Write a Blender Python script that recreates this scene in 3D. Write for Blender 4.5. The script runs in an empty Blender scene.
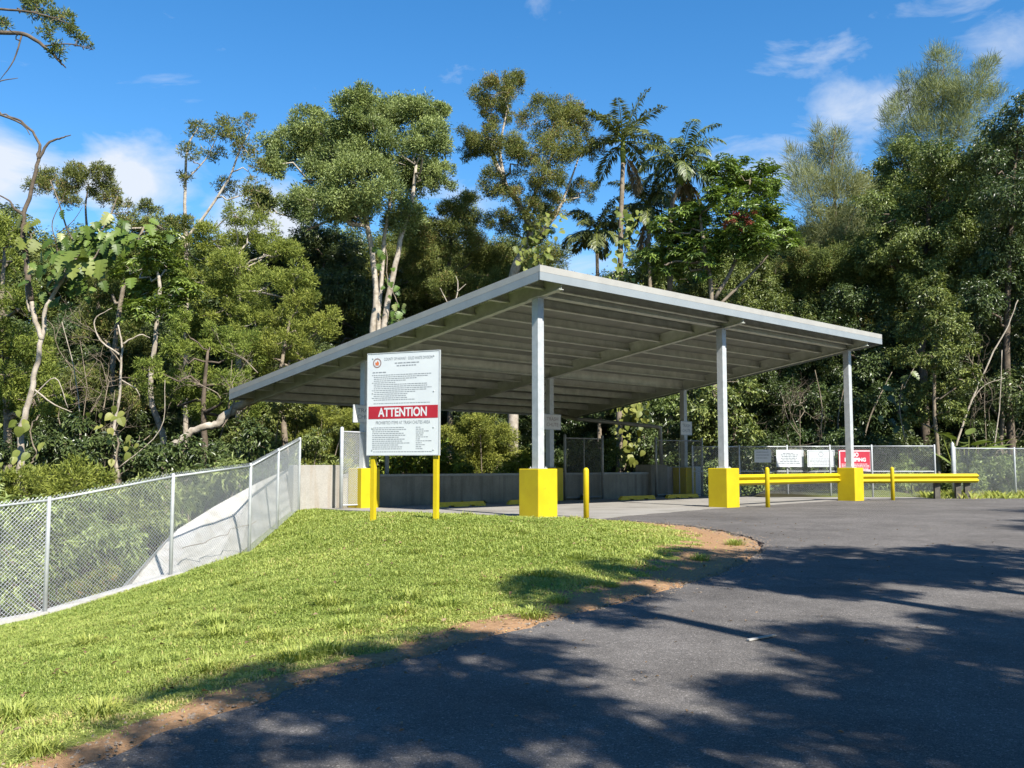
import bpy, math, random
import numpy as np
from mathutils import Vector, Matrix

R = math.radians
rng = np.random.default_rng(11)
random.seed(5)
scene = bpy.context.scene
COL = scene.collection

# ------------------------------------------------------------------ camera
FPX, PITCH, EYE = 980.0, 0.083, 1.139
CP, SP = math.cos(PITCH), math.sin(PITCH)
cam_d = bpy.data.cameras.new("camera")
cam = bpy.data.objects.new("camera", cam_d)
COL.objects.link(cam)
cam.location = (0, 0, EYE)
cam.rotation_euler = (R(90) + PITCH, 0, 0)
cam_d.sensor_width = 36
cam_d.lens = FPX / 1024 * 36
cam_d.clip_start = 0.05
cam_d.clip_end = 3000
scene.camera = cam


def pt(x, y, Y):
    """the world point seen at pixel x, y at ground distance Y"""
    a, b = (x - 512) / FPX, (384 - y) / FPX
    # direction = a*right + b*up + forward
    d = np.array([a, CP - b * SP, SP + b * CP])
    t = Y / d[1]
    return np.array([d[0] * t, Y, EYE + d[2] * t])


# ------------------------------------------------------------------ materials
MATS = {}


def _principled(name):
    m = bpy.data.materials.new(name)
    m.use_nodes = True
    nt = m.node_tree
    b = nt.nodes["Principled BSDF"]
    return m, nt, b


def N(nt, t, **kw):
    n = nt.nodes.new(t)
    for k, v in kw.items():
        setattr(n, k, v)
    return n


def noise(nt, scale, detail=6, rough=0.6, coord="Object"):
    tc = N(nt, "ShaderNodeTexCoord")
    n = N(nt, "ShaderNodeTexNoise")
    n.inputs["Scale"].default_value = scale
    n.inputs["Detail"].default_value = detail
    n.inputs["Roughness"].default_value = rough
    nt.links.new(tc.outputs[coord], n.inputs["Vector"])
    return n


def ramp(nt, src, stops):
    r = N(nt, "ShaderNodeValToRGB")
    el = r.color_ramp.elements
    while len(el) < len(stops):
        el.new(0.5)
    for e, (p, c) in zip(el, stops):
        e.position = p
        e.color = (c[0], c[1], c[2], 1) if hasattr(c, "__len__") else (c, c, c, 1)
    nt.links.new(src, r.inputs["Fac"])
    return r


def mixc(nt, fac, a, b, mode="MIX"):
    m = N(nt, "ShaderNodeMix", data_type="RGBA", blend_type=mode)
    for s, v in ((0, fac), (6, a), (7, b)):
        if hasattr(v, "is_linked") or hasattr(v, "links"):
            nt.links.new(v, m.inputs[s])
        elif isinstance(v, (int, float)):
            m.inputs[s].default_value = v
        else:
            m.inputs[s].default_value = (v[0], v[1], v[2], 1)
    return m.outputs[2]


def bump(nt, b, src, strength, dist=0.02):
    bm = N(nt, "ShaderNodeBump")
    bm.inputs["Strength"].default_value = strength
    bm.inputs["Distance"].default_value = dist
    nt.links.new(src, bm.inputs["Height"])
    nt.links.new(bm.outputs["Normal"], b.inputs["Normal"])


def mat(name, colour, colour2=None, scale=3.0, rough=0.6, metal=0.0, spec=0.5, bmp=0.0, bscale=40.0, lo=0.35, hi=0.65):
    if name in MATS:
        return MATS[name]
    m, nt, b = _principled(name)
    c2 = colour2 if colour2 is not None else tuple(c * 0.8 for c in colour)
    n = noise(nt, scale)
    r = ramp(nt, n.outputs["Fac"], [(lo, c2), (hi, colour)])
    nt.links.new(r.outputs["Color"], b.inputs["Base Color"])
    b.inputs["Roughness"].default_value = rough
    b.inputs["Metallic"].default_value = metal
    b.inputs["Specular IOR Level"].default_value = spec
    if bmp:
        n2 = noise(nt, bscale, 8, 0.7)
        bump(nt, b, n2.outputs["Fac"], bmp)
    MATS[name] = m
    return m


def leafmat(name, ca, cb, trans=0.3, rough=0.5, spec=0.35, cc=None):
    """leaf colour differs leaf by leaf (attribute tint) and a little tree by tree"""
    if name in MATS:
        return MATS[name]
    m, nt, b = _principled(name)
    at = N(nt, "ShaderNodeAttribute", attribute_name="tint")
    stops = [(0.0, ca), (0.85, cb)]
    if cc:
        stops += [(0.93, cc)]
    r = ramp(nt, at.outputs["Fac"], stops)
    oi = N(nt, "ShaderNodeObjectInfo")
    hs = N(nt, "ShaderNodeHueSaturation")
    mr = N(nt, "ShaderNodeMapRange")
    mr.inputs[3].default_value = 0.485
    mr.inputs[4].default_value = 0.512
    nt.links.new(oi.outputs["Random"], mr.inputs[0])
    nt.links.new(mr.outputs[0], hs.inputs["Hue"])
    nt.links.new(r.outputs["Color"], hs.inputs["Color"])
    nt.links.new(hs.outputs["Color"], b.inputs["Base Color"])
    b.inputs["Roughness"].default_value = rough
    b.inputs["Specular IOR Level"].default_value = spec
    tr = N(nt, "ShaderNodeBsdfTranslucent")
    tint = mixc(nt, 1.0, hs.outputs["Color"], (1.0, 1.0, 0.45), "MULTIPLY")
    nt.links.new(tint, tr.inputs["Color"])
    mx = N(nt, "ShaderNodeMixShader")
    mx.inputs[0].default_value = trans
    nt.links.new(b.outputs[0], mx.inputs[1])
    nt.links.new(tr.outputs[0], mx.inputs[2])
    nt.links.new(mx.outputs[0], nt.nodes["Material Output"].inputs["Surface"])
    MATS[name] = m
    return m


# ------------------------------------------------------------------ objects
ORG = {}


def tag(o, label, cat, group=None, kind=None):
    if label:
        o["label"] = label
    if cat:
        o["category"] = cat
    if group:
        o["group"] = group
    if kind:
        o["kind"] = kind
    return o


def thing(name, loc, label, cat, group=None):
    o = bpy.data.objects.new(name, None)
    o.empty_display_size = 0.2
    COL.objects.link(o)
    o.location = [float(v) for v in loc]
    ORG[o.name] = np.array(loc, float)
    return tag(o, label, cat, group)


class MB:
    """collects geometry in world coordinates; build() links it as one mesh object"""

    def __init__(self):
        self.v, self.f, self.t, self.n = [], [], [], 0
        self.q = []   # numpy quad blocks
        self.smooth = False

    def add(self, verts, faces, tint=0.5):
        k = self.n
        verts = np.asarray(verts, float)
        self.v.append(verts)
        self.t.append(np.full(len(verts), tint) if np.isscalar(tint) else np.asarray(tint, float))
        for f in faces:
            self.f.append(tuple(int(i) + k for i in f))
        self.n += len(verts)

    def addq(self, verts, quads, tint):
        self.v.append(np.asarray(verts, float))
        self.t.append(np.asarray(tint, float))
        self.q.append(np.asarray(quads, np.int64) + self.n)
        self.n += len(verts)

    def obox(self, c, ax, ay, az, h):
        """box at c with unit axes and half sizes h"""
        c = np.asarray(c, float)
        ax, ay, az = (np.asarray(a, float) for a in (ax, ay, az))
        vs = [c + sx * h[0] * ax + sy * h[1] * ay + sz * h[2] * az
              for sx, sy, sz in ((-1, -1, -1), (1, -1, -1), (1, 1, -1), (-1, 1, -1), (-1, -1, 1), (1, -1, 1), (1, 1, 1), (-1, 1, 1))]
        self.add(vs, [(0, 3, 2, 1), (4, 5, 6, 7), (0, 1, 5, 4), (1, 2, 6, 5), (2, 3, 7, 6), (3, 0, 4, 7)])

    def hexa(self, p):
        self.add(p, [(0, 3, 2, 1), (4, 5, 6, 7), (0, 1, 5, 4), (1, 2, 6, 5), (2, 3, 7, 6), (3, 0, 4, 7)])

    def bar(self, a, b, w, h, up=(0, 0, 1)):
        """rectangular bar from a to b"""
        a, b = np.asarray(a, float), np.asarray(b, float)
        d = b - a
        L = np.linalg.norm(d)
        d = d / L
        s = np.cross(d, up)
        if np.linalg.norm(s) < 1e-6:
            s = np.cross(d, (0, 1, 0))
        s /= np.linalg.norm(s)
        u = np.cross(s, d)
        self.obox((a + b) / 2, d, s, u, (L / 2, w / 2, h / 2))

    def tube(self, pts, rad, n=7, cap=True):
        pts = np.asarray(pts, float)
        m = len(pts)
        rad = np.full(m, rad) if np.isscalar(rad) else np.asarray(rad, float)
        tan = np.gradient(pts, axis=0)
        tan /= np.linalg.norm(tan, axis=1)[:, None] + 1e-9
        ref = np.array([0, 0, 1.0]) if abs(tan[0][2]) < 0.8 else np.array([1.0, 0, 0])
        s = np.cross(tan[0], ref)
        s /= np.linalg.norm(s)
        vs = []
        an = np.arange(n) * 2 * np.pi / n
        for i in range(m):
            s = s - tan[i] * np.dot(s, tan[i])
            s /= np.linalg.norm(s) + 1e-9
            t = np.cross(tan[i], s)
            vs.append(pts[i] + rad[i] * (np.cos(an)[:, None] * s + np.sin(an)[:, None] * t))
        vs = np.concatenate(vs)
        fs = []
        for i in range(m - 1):
            for j in range(n):
                k = (j + 1) % n
                fs.append((i * n + j, i * n + k, (i + 1) * n + k, (i + 1) * n + j))
        if cap:
            fs.append(tuple(range(n))[::-1])
            fs.append(tuple((m - 1) * n + j for j in range(n)))
        self.add(vs, fs)

    def wires(self, A, B, r):
        """many thin four-sided wires at once"""
        A, B = np.asarray(A, float), np.asarray(B, float)
        d = B - A
        L = np.linalg.norm(d, axis=1)
        ok = L > 1e-4
        A, B, d, L = A[ok], B[ok], d[ok], L[ok]
        d = d / L[:, None]
        s = np.cross(d, np.array([0.31, 0.2, 0.9]))
        s /= np.linalg.norm(s, axis=1)[:, None]
        t = np.cross(d, s)
        ring = [s * r, t * r, -s * r, -t * r]
        vs = np.stack([A + q for q in ring] + [B + q for q in ring], 1).reshape(-1, 3)
        base = (np.arange(len(A)) * 8)[:, None, None]
        quad = np.array([(0, 1, 5, 4), (1, 2, 6, 5), (2, 3, 7, 6), (3, 0, 4, 7)])[None]
        self.addq(vs, (base + quad).reshape(-1, 4), np.full(len(vs), 0.5))

    def mesh(self, name, org=(0, 0, 0)):
        me = bpy.data.meshes.new(name)
        v = np.concatenate(self.v) - np.asarray(org, float) if self.v else np.zeros((0, 3))
        q = np.concatenate(self.q) if self.q else np.zeros((0, 4), np.int64)
        nl = sum(len(f) for f in self.f) + q.size
        me.vertices.add(len(v))
        me.vertices.foreach_set("co", v.astype(np.float32).ravel())
        loops = np.concatenate([np.array([i for f in self.f for i in f], np.int64), q.ravel()]).astype(np.int32)
        sizes = np.concatenate([np.array([len(f) for f in self.f], np.int64), np.full(len(q), 4)])
        starts = np.concatenate([[0], np.cumsum(sizes)[:-1]]).astype(np.int32) if len(sizes) else np.zeros(0, np.int32)
        me.loops.add(nl)
        me.loops.foreach_set("vertex_index", loops)
        me.polygons.add(len(sizes))
        me.polygons.foreach_set("loop_start", starts)
        me.polygons.foreach_set("use_smooth", np.full(len(sizes), self.smooth))
        at = me.attributes.new("tint", "FLOAT", "POINT")
        at.data.foreach_set("value", np.concatenate(self.t).astype(np.float32))
        me.update(calc_edges=True)
        me.validate()
        return me

    def build(self, name, m, parent=None, org=None, bevel=0.0):
        if parent is not None:
            og = ORG[parent.name]
        else:
            og = np.zeros(3) if org is None else np.asarray(org, float)
        me = self.mesh(name, og)
        o = bpy.data.objects.new(name, me)
        COL.objects.link(o)
        if m:
            me.materials.append(m)
        if parent is not None:
            o.parent = parent
        else:
            o.location = og
        ORG[o.name] = og
        if bevel:
            bv = o.modifiers.new("bevel", "BEVEL")
            bv.width = bevel
            bv.segments = 2
            bv.limit_method = "ANGLE"
        return o


UP = np.array([0, 0, 1.0])


def unit(v):
    v = np.asarray(v, float)
    return v / (np.linalg.norm(v) + 1e-12)


def text_into(mb, s, origin, right, up, size, align="CENTER", width=None, thick=0.0, spacing=1.0):
    """flat lettering laid on a plane"""
    cu = bpy.data.curves.new("lettering_curve", "FONT")
    cu.body = s
    cu.size = size
    cu.align_x = align
    cu.align_y = "CENTER"
    cu.space_character = spacing
    if thick:
        cu.offset = thick
    ob = bpy.data.objects.new("lettering_curve", cu)
    COL.objects.link(ob)
    dg = bpy.context.evaluated_depsgraph_get()
    dg.update()
    me = bpy.data.meshes.new_from_object(ob.evaluated_get(dg))
    vs = np.array([v.co[:] for v in me.vertices]) if len(me.vertices) else np.zeros((0, 3))
    fs = [tuple(p.vertices) for p in me.polygons]
    bpy.data.objects.remove(ob)
    bpy.data.curves.remove(cu)
    bpy.data.meshes.remove(me)
    if not len(vs):
        return
    w = vs[:, 0].max() - vs[:, 0].min()
    k = width / w if width else 1.0
    P = np.asarray(origin) + vs[:, :1] * k * np.asarray(right) + vs[:, 1:2] * np.asarray(up)
    mb.add(P, fs)


def small_print(mb, o, right, up, x0, x1, y, h, rs, nrm):
    """a row of words too small to read"""
    x = x0
    while x < x1:
        w = rs.uniform(1.2, 5.0) * h
        if x + w > x1:
            break
        c = np.asarray(o) + right * (x + w / 2) + up * y
        q = [c + right * sx * w / 2 + up * sy * h / 2 for sx, sy in ((-1, -1), (1, -1), (1, 1), (-1, 1))]
        mb.add(q, [(0, 1, 2, 3)])
        x += w + h * 0.7
# ------------------------------------------------------------------ frame of the shelter
TH = R(44.23)
UA = np.array([math.cos(TH), math.sin(TH), 0])     # along the front row of columns
VA = np.array([-UA[1], UA[0], 0])                  # from front to back
A0 = np.array([0.583, 21.917, 0])
BAY, DEP = 7.289, 6.574
HF, SLOPE, OF, OL, OR_, OB = 5.441, 0.144, 0.798, 0.75, 0.888, 6.15


def S(u, v, z=0.0):
    return A0 + u * UA + v * VA + np.array([0, 0, z])


# ------------------------------------------------------------------ terrain heights
def zroad(Y):
    Y = np.asarray(Y, float)
    return np.clip(-0.46 + 0.46 * Y / 20.0, -0.9, 0.0)


def ground_hit(x, y):
    a = pt(x, y, 1.0)
    d = a - np.array([0, 0, EYE])
    Y = 8.0
    for _ in range(60):
        z = float(zroad(Y))
        Y = (z - EYE) / d[2]
    return np.array([d[0] * Y, Y, z])


edge_px = [(70, 768), (130, 745), (200, 720), (300, 685), (420, 655), (520, 628), (640, 597), (700, 580), (735, 567), (757, 554), (762, 548),
           (758, 541), (745, 536.5), (725, 531.5), (690, 526), (640, 521.5), (590, 519)]
edge = [ground_hit(x, y) for x, y in edge_px]
E_Y = np.array([-40, -10, 0.0, 3.0] + [e[1] for e in edge] + [25.8, 29.2, 32.5, 33.6, 34.3])
E_X = np.array([-6.5, -5.4, -4.2, -3.15] + [e[0] for e in edge] + [5.1, 8.0, 10.9, 13.0, 16.0])
o_ = np.argsort(E_Y)
E_Y, E_X = E_Y[o_], E_X[o_]


def xedge(Y):
    return np.interp(Y, E_Y, E_X)


FENCE = np.array([(-5.52, 25.55, -0.02), (-5.49, 23.1, -0.35), (-5.47, 20.6, -0.70), (-6.16, 17.9, -0.89), (-7.46, 15.9, -1.25),
                  (-9.35, 13.95, -1.50), (-11.3, 12.0, -1.72)])

ctrl = [tuple(p) for p in FENCE]
ctrl += [(-14, 8, -1.9), (-12, 3, -1.3), (-8, 0, -0.8), (-2.59, 17.5, 0.14), (-1.24, 16.9, 0.2), (0.1, 18.2, 0.12), (-0.4, 20.6, 0.06), (-4.4, 25.9, 0.0),
         (-2.2, 23.5, 0.04), (-4.6, 22.0, -0.28), (-3.9, 18.5, -0.2), (1.5, 17.5, 0.06), (-4.2, 14.5, -0.5), (-5.5, 10.5, -0.85), (-2.0, 11.5, -0.2), (0.6, 14.5, 0.0)]
for Yq in (2, 5, 7, 9, 11, 13, 15, 17.5, 20):
    ctrl.append((float(xedge(Yq)), Yq, float(zroad(Yq))))
ctrl = np.array(ctrl)


def _tps(r):
    return np.where(r > 1e-9, r * r * np.log(r + 1e-12), 0)


_n = len(ctrl)
_K = _tps(np.linalg.norm(ctrl[:, None, :2] - ctrl[None, :, :2], axis=2)) + np.eye(_n) * 0.15
_Pm = np.c_[np.ones(_n), ctrl[:, :2]]
_sol = np.linalg.solve(np.block([[_K, _Pm], [_Pm.T, np.zeros((3, 3))]]), np.r_[ctrl[:, 2], np.zeros(3)])


def zgrass(X, Y):
    X, Y = np.asarray(X, float), np.asarray(Y, float)
    sh = X.shape
    P = np.c_[X.ravel(), Y.ravel()]
    out = np.zeros(len(P))
    for i in range(0, len(P), 20000):
        q = P[i:i + 20000]
        r = np.linalg.norm(q[:, None] - ctrl[None, :, :2], axis=2)
        out[i:i + 20000] = _tps(r) @ _sol[:_n] + _sol[_n] + q @ _sol[_n + 1:]
    return out.reshape(sh)


FL = np.vstack([FENCE[:, :2], [(-16, 7.3), (-30, -6)]])


def fence_side(X, Y):
    """signed distance to the fence line, positive outside (towards the gully)"""
    X, Y = np.asarray(X, float), np.asarray(Y, float)
    best = np.full(X.shape, 1e9)
    sg = np.ones(X.shape)
    for a, b in zip(FL[:-1], FL[1:]):
        d = b - a
        L2 = d @ d
        t = np.clip(((X - a[0]) * d[0] + (Y - a[1]) * d[1]) / L2, 0, 1)
        qx, qy = X - a[0] - t * d[0], Y - a[1] - t * d[1]
        ds = np.hypot(qx, qy)
        cr = d[0] * (Y - a[1]) - d[1] * (X - a[0])
        m = ds < best
        best = np.where(m, ds, best)
        sg = np.where(m, np.sign(-cr), sg)
    return best * np.where(sg == 0, 1, sg)


def sstep(x):
    x = np.clip(x, 0, 1)
    return x * x * (3 - 2 * x)


def H(X, Y):
    X, Y = np.atleast_1d(np.asarray(X, float)), np.atleast_1d(np.asarray(Y, float))
    X, Y = np.broadcast_arrays(X, Y)
    u = (X - A0[0]) * UA[0] + (Y - A0[1]) * UA[1]
    v = (X - A0[0]) * VA[0] + (Y - A0[1]) * VA[1]
    zr = zroad(Y)
    xe = xedge(Y)
    g = np.clip(zgrass(np.clip(X, -15, 6), np.clip(Y, 0, 27)), -2.6, 0.35)
    near = sstep((xe - X) / 1.2)
    z = zr * (1 - near) + g * near
    z = np.where(X > xe - 0.02, zr - 0.06 - 0.04 * np.clip((X - xe) / 0.3, 0, 1), z)
    fs = fence_side(X, Y)
    gul = -2.1 - 0.6 * sstep((Y - 28) / 10)
    k = sstep((fs - 0.25) / 3.5)
    z = np.where(fs > 0.25, z * (1 - k) + gul * k, z)
    # below and behind the chute wall
    kb = sstep((v - DEP - 0.45) / 0.25) * sstep((2 * BAY + 1.6 - u) / 1.5) * sstep((u + 3.0) / 1.0)
    z = z * (1 - kb) + np.where(u > -1.8, -2.3, gul) * kb
    slab = (u > -1.25) & (v > -1.3) & (v < DEP + 0.4) & (u < 2 * BAY + 2)
    z = np.where(slab & (X > -9), np.minimum(z, -0.06), z)
    z = np.where((X > 8) & (X < 18) & (Y > 31.5) & (Y < 36.2), np.minimum(z, -0.06), z)
    # forest floor behind
    far = sstep((Y - 35.5) / 6)
    z = z * (1 - far) + far * (-1.2 + 1.1 * sstep((X + 2) / 14))
    z = z + 9.0 * sstep((Y - 56) / 45) + 6 * sstep((Y - 100) / 150)
    return z


# ------------------------------------------------------------------ ground sheet
def geo(a, b, s0, k):
    out, s = [], s0
    x = a
    while abs(x - a) < abs(b - a):
        s *= k
        x += math.copysign(s, b - a)
        out.append(x)
    return out


xs = np.array(sorted(geo(-13, -500, 0.3, 1.35) + list(np.arange(-13, 7.01, 0.16)) + geo(7, 500, 0.3, 1.3)))
ys = np.array(sorted(geo(-1, -300, 0.3, 1.4) + list(np.arange(-1, 28.01, 0.16)) + geo(28, 700, 0.25, 1.22)))
GX, GY = np.meshgrid(xs, ys)
GZ = H(GX, GY)
xe_ = xedge(GY)
_w = np.interp(GY, [4, 8, 12, 15, 18, 20.5], [0.13, 0.42, 0.95, 1.3, 0.85, 0.05])
_wob = 0.18 * np.sin(GY * 3.1) + 0.12 * np.sin(GY * 7.7 + 1) + 0.1 * np.sin(GX * 9 + GY * 5)
dirt = 1 - sstep((xe_ - GX - _w * (0.8 + _wob)) / (0.25 + 0.25 * _w))
dirt = np.where((GY > 32.5) & (GX > 8), 0.35, dirt)
fs_ = fence_side(GX, GY)
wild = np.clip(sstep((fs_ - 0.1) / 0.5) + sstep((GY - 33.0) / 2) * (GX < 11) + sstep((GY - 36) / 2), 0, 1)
mb = MB()
nv, nh = GX.shape
idx = np.arange(nv * nh).reshape(nv, nh)
quads = np.stack([idx[:-1, :-1], idx[:-1, 1:], idx[1:, 1:], idx[1:, :-1]], -1).reshape(-1, 4)
mb.addq(np.stack([GX, GY, GZ], -1).reshape(-1, 3), quads, dirt.ravel())
mb.smooth = True

m, nt, b = _principled("ground_soil")
at = N(nt, "ShaderNodeAttribute", attribute_name="tint")
aw = N(nt, "ShaderNodeAttribute", attribute_name="wild")
n1 = noise(nt, 1.3, 8)
n2 = noise(nt, 22, 8, 0.75)
n3 = noise(nt, 90, 5, 0.7)
turf = ramp(nt, n2.outputs["Fac"], [(0.3, (0.10, 0.13, 0.02)), (0.55, (0.19, 0.22, 0.045)), (0.75, (0.30, 0.28, 0.09))])
soil = ramp(nt, n2.outputs["Fac"], [(0.25, (0.19, 0.11, 0.055)), (0.55, (0.34, 0.205, 0.11)), (0.8, (0.43, 0.29, 0.17))])
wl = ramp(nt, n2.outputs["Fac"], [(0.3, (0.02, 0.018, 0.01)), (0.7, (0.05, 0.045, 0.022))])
ad = N(nt, "ShaderNodeMath", operation="ADD")
nt.links.new(at.outputs["Fac"], ad.inputs[0])
sb = N(nt, "ShaderNodeMath", operation="MULTIPLY_ADD")
sb.inputs[1].default_value, sb.inputs[2].default_value = 1.1, -0.55
nt.links.new(n2.outputs["Fac"], sb.inputs[0])
nt.links.new(sb.outputs[0], ad.inputs[1])
rr = ramp(nt, ad.outputs[0], [(0.4, 0.0), (0.62, 1.0)])
c1 = mixc(nt, rr.outputs["Color"], turf.outputs["Color"], soil.outputs["Color"])
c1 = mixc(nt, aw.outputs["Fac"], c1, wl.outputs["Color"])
nt.links.new(c1, b.inputs["Base Color"])
b.inputs["Roughness"].default_value = 0.95
b.inputs["Specular IOR Level"].default_value = 0.15
bump(nt, b, n3.outputs["Fac"], 0.6, 0.03)
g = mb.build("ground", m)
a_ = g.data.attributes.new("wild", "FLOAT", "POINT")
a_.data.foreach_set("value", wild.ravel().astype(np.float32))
tag(g, "grassy bank and bare soil sloping down from the shelter to the fence", None, None, "structure")

# ------------------------------------------------------------------ road
mb = MB()
rows = np.array(list(np.arange(-40, 2, 2.0)) + list(np.arange(2, 34.31, 0.12)))
tt = np.concatenate([[0, 0.0006, 0.002, 0.005], np.linspace(0.012, 1, 30)])
RX = xedge(rows)[:, None] + tt[None] * (60 - xedge(rows)[:, None])
wob = 0.035 * np.sin(rows * 5.3) + 0.025 * np.sin(rows * 13.1 + 2) + 0.012 * np.sin(rows * 31)
RX[:, :4] += wob[:, None]
RYY = np.broadcast_to(rows[:, None], RX.shape)
RZ = zroad(RYY) + 0.004 + 0.0 * RX
RZ[:, 0] -= 0.09
nv, nh = RX.shape
idx = np.arange(nv * nh).reshape(nv, nh)
quads = np.stack([idx[:-1, :-1], idx[:-1, 1:], idx[1:, 1:], idx[1:, :-1]], -1).reshape(-1, 4)
mb.addq(np.stack([RX, RYY, RZ], -1).reshape(-1, 3), quads, np.full(RX.size, 0.5))
m, nt, b = _principled("asphalt")
n1 = noise(nt, 0.35, 5)
n2 = noise(nt, 130, 3, 0.8)
n4 = noise(nt, 6, 6, 0.7)
v = N(nt, "ShaderNodeTexVoronoi")
v.inputs["Scale"].default_value = 70
tc = N(nt, "ShaderNodeTexCoord")
nt.links.new(tc.outputs["Object"], v.inputs["Vector"])
ca = ramp(nt, n1.outputs["Fac"], [(0.35, (0.083, 0.076, 0.070)), (0.65, (0.118, 0.109, 0.101))])
cb = ramp(nt, n2.outputs["Fac"], [(0.3, 0.35), (0.5, 1.0), (0.70, 2.2)])
c = mixc(nt, 1.0, ca.outputs["Color"], cb.outputs["Color"], "MULTIPLY")
cd = ramp(nt, n4.outputs["Fac"], [(0.3, 0.85), (0.7, 1.12)])
c = mixc(nt, 1.0, c, cd.outputs["Color"], "MULTIPLY")
v2 = N(nt, "ShaderNodeTexVoronoi")
v2.inputs["Scale"].default_value = 85
nt.links.new(tc.outputs["Object"], v2.inputs["Vector"])
sv = N(nt, "ShaderNodeSeparateColor")
nt.links.new(v2.outputs["Color"], sv.inputs[0])
cs = ramp(nt, sv.outputs[0], [(0.0, 0.78), (0.55, 1.0), (0.90, 1.1), (0.97, 1.75)])
c = mixc(nt, 1.0, c, cs.outputs["Color"], "MULTIPLY")
n5 = noise(nt, 0.9, 7, 0.7)
cw_ = ramp(nt, n5.outputs["Fac"], [(0.33, 0.80), (0.5, 1.0), (0.68, 1.18)])
c = mixc(nt, 1.0, c, cw_.outputs["Color"], "MULTIPLY")
nt.links.new(c, b.inputs["Base Color"])
b.inputs["Roughness"].default_value = 0.88
b.inputs["Specular IOR Level"].default_value = 0.25
bump(nt, b, v.outputs["Distance"], 0.35, 0.012)
road = mb.build("road", m)
tag(road, "dark asphalt drive sweeping round the grass bank to the shelter", None, None, "structure")

# concrete apron under the shelter
m, nt, b = _principled("slab_concrete")
n1 = noise(nt, 0.8, 8, 0.65)
n2 = noise(nt, 30, 6, 0.7)
ca = ramp(nt, n1.outputs["Fac"], [(0.3, (0.17, 0.158, 0.138)), (0.5, (0.255, 0.24, 0.215)), (0.72, (0.30, 0.285, 0.26))])
cb = ramp(nt, n2.outputs["Fac"], [(0.3, 0.82), (0.7, 1.1)])
nt.links.new(mixc(nt, 1.0, ca.outputs["Color"], cb.outputs["Color"], "MULTIPLY"), b.inputs["Base Color"])
b.inputs["Roughness"].default_value = 0.85
b.inputs["Specular IOR Level"].default_value = 0.3
bump(nt, b, n2.outputs["Fac"], 0.15, 0.01)
mb = MB()
edge2 = [np.array([float(xedge(y)) , y, 0]) for y in (20.94, 22.5, 24.2, 25.8, 27.5, 29.2, 30.9, 32.5)]
def uv_of(p):
    d = np.asarray(p)[:2] - A0[:2]
    return d @ UA[:2], d @ VA[:2]
top = [S(-1.15, -0.75), S(0.45, -1.0)] + edge2 + [np.array([13.2, 33.75, 0]), np.array([16.2, 34.55, 0]), np.array([15.6, 35.2, 0]), np.array([6.9, 36.6, 0]), S(-1.15, DEP + 0.3)]
top = [np.array([p[0], p[1], 0.010]) for p in top]
bot = [p - np.array([0, 0, 0.25]) for p in top]
k = len(top)
mb.add(top + bot, [tuple(range(k)), tuple(range(2 * k - 1, k - 1, -1))] + [(i + k, (i + 1) % k + k, (i + 1) % k, i) for i in range(k)])
slab = mb.build("concrete_pavement", m)
tag(slab, "pale concrete floor under the shelter", None, None, "structure")

# ------------------------------------------------------------------ metal, paint, concrete
GALV = mat("galvanised_steel", (0.42, 0.44, 0.445), (0.34, 0.36, 0.365), 6, 0.42, 0.05, 0.5, 0.03, 60)
GALVW = mat("galvanised_wire", (0.52, 0.55, 0.55), (0.43, 0.455, 0.46), 20, 0.45, 0.35)
FASC = mat("grey_fascia_paint", (0.235, 0.262, 0.27), (0.21, 0.235, 0.245), 2, 0.4, 0.0, 0.5)
TRIM = mat("cream_roof_trim", (0.335, 0.328, 0.295), (0.29, 0.283, 0.255), 2, 0.45)
DECK = mat("shaded_grey_deck", (0.25, 0.257, 0.225), (0.19, 0.196, 0.17), 1.5, 0.5, 0.1, 0.4)  # deck colour darkened to stand for the shade between purlins
PURL = mat("lit_grey_purlin", (0.54, 0.56, 0.49), (0.40, 0.415, 0.36), 3, 0.5, 0.1, 0.4)  # steel colour lightened to stand for ground bounce on the webs


def yellow(name):
    m, nt, b = _principled(name)
    n1 = noise(nt, 2.2, 6, 0.6)
    n2 = noise(nt, 9, 8, 0.75)
    n3 = noise(nt, 45, 5, 0.7)
    ca = ramp(nt, n1.outputs["Fac"], [(0.3, (0.43, 0.32, 0.004)), (0.7, (0.50, 0.39, 0.005))])
    sc = ramp(nt, n2.outputs["Fac"], [(0.60, 0.0), (0.67, 0.5), (0.78, 0.8)])
    c = mixc(nt, sc.outputs["Color"], ca.outputs["Color"], (0.27, 0.20, 0.03))
    nt.links.new(c, b.inputs["Base Color"])
    b.inputs["Roughness"].default_value = 0.55
    b.inputs["Specular IOR Level"].default_value = 0.35
    bump(nt, b, n3.outputs["Fac"], 0.12, 0.006)
    return m


YEL = yellow("scuffed_yellow_paint")
YEL2 = mat("yellow_rubber", (0.62, 0.45, 0.02), (0.45, 0.33, 0.03), 6, 0.7)
WHITE = mat("white_sign_enamel", (0.56, 0.59, 0.60), (0.52, 0.55, 0.57), 2, 0.35)
GREYW = mat("weathered_sign_white", (0.58, 0.57, 0.54), (0.50, 0.49, 0.46), 4, 0.5)
RED = mat("red_sign_enamel", (0.36, 0.010, 0.022), (0.32, 0.008, 0.018), 3, 0.35)
RED2 = mat("faded_red_enamel", (0.42, 0.03, 0.055), (0.38, 0.027, 0.048), 3, 0.4)
INK = mat("dark_grey_ink", (0.14, 0.16, 0.18), (0.12, 0.14, 0.16), 3, 0.5)
BROWNINK = mat("faded_red_brown_ink", (0.24, 0.17, 0.16), (0.22, 0.16, 0.15), 3, 0.5)
GREYINK = mat("pale_grey_ink", (0.23, 0.25, 0.27), (0.20, 0.22, 0.24), 3, 0.5)
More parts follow.
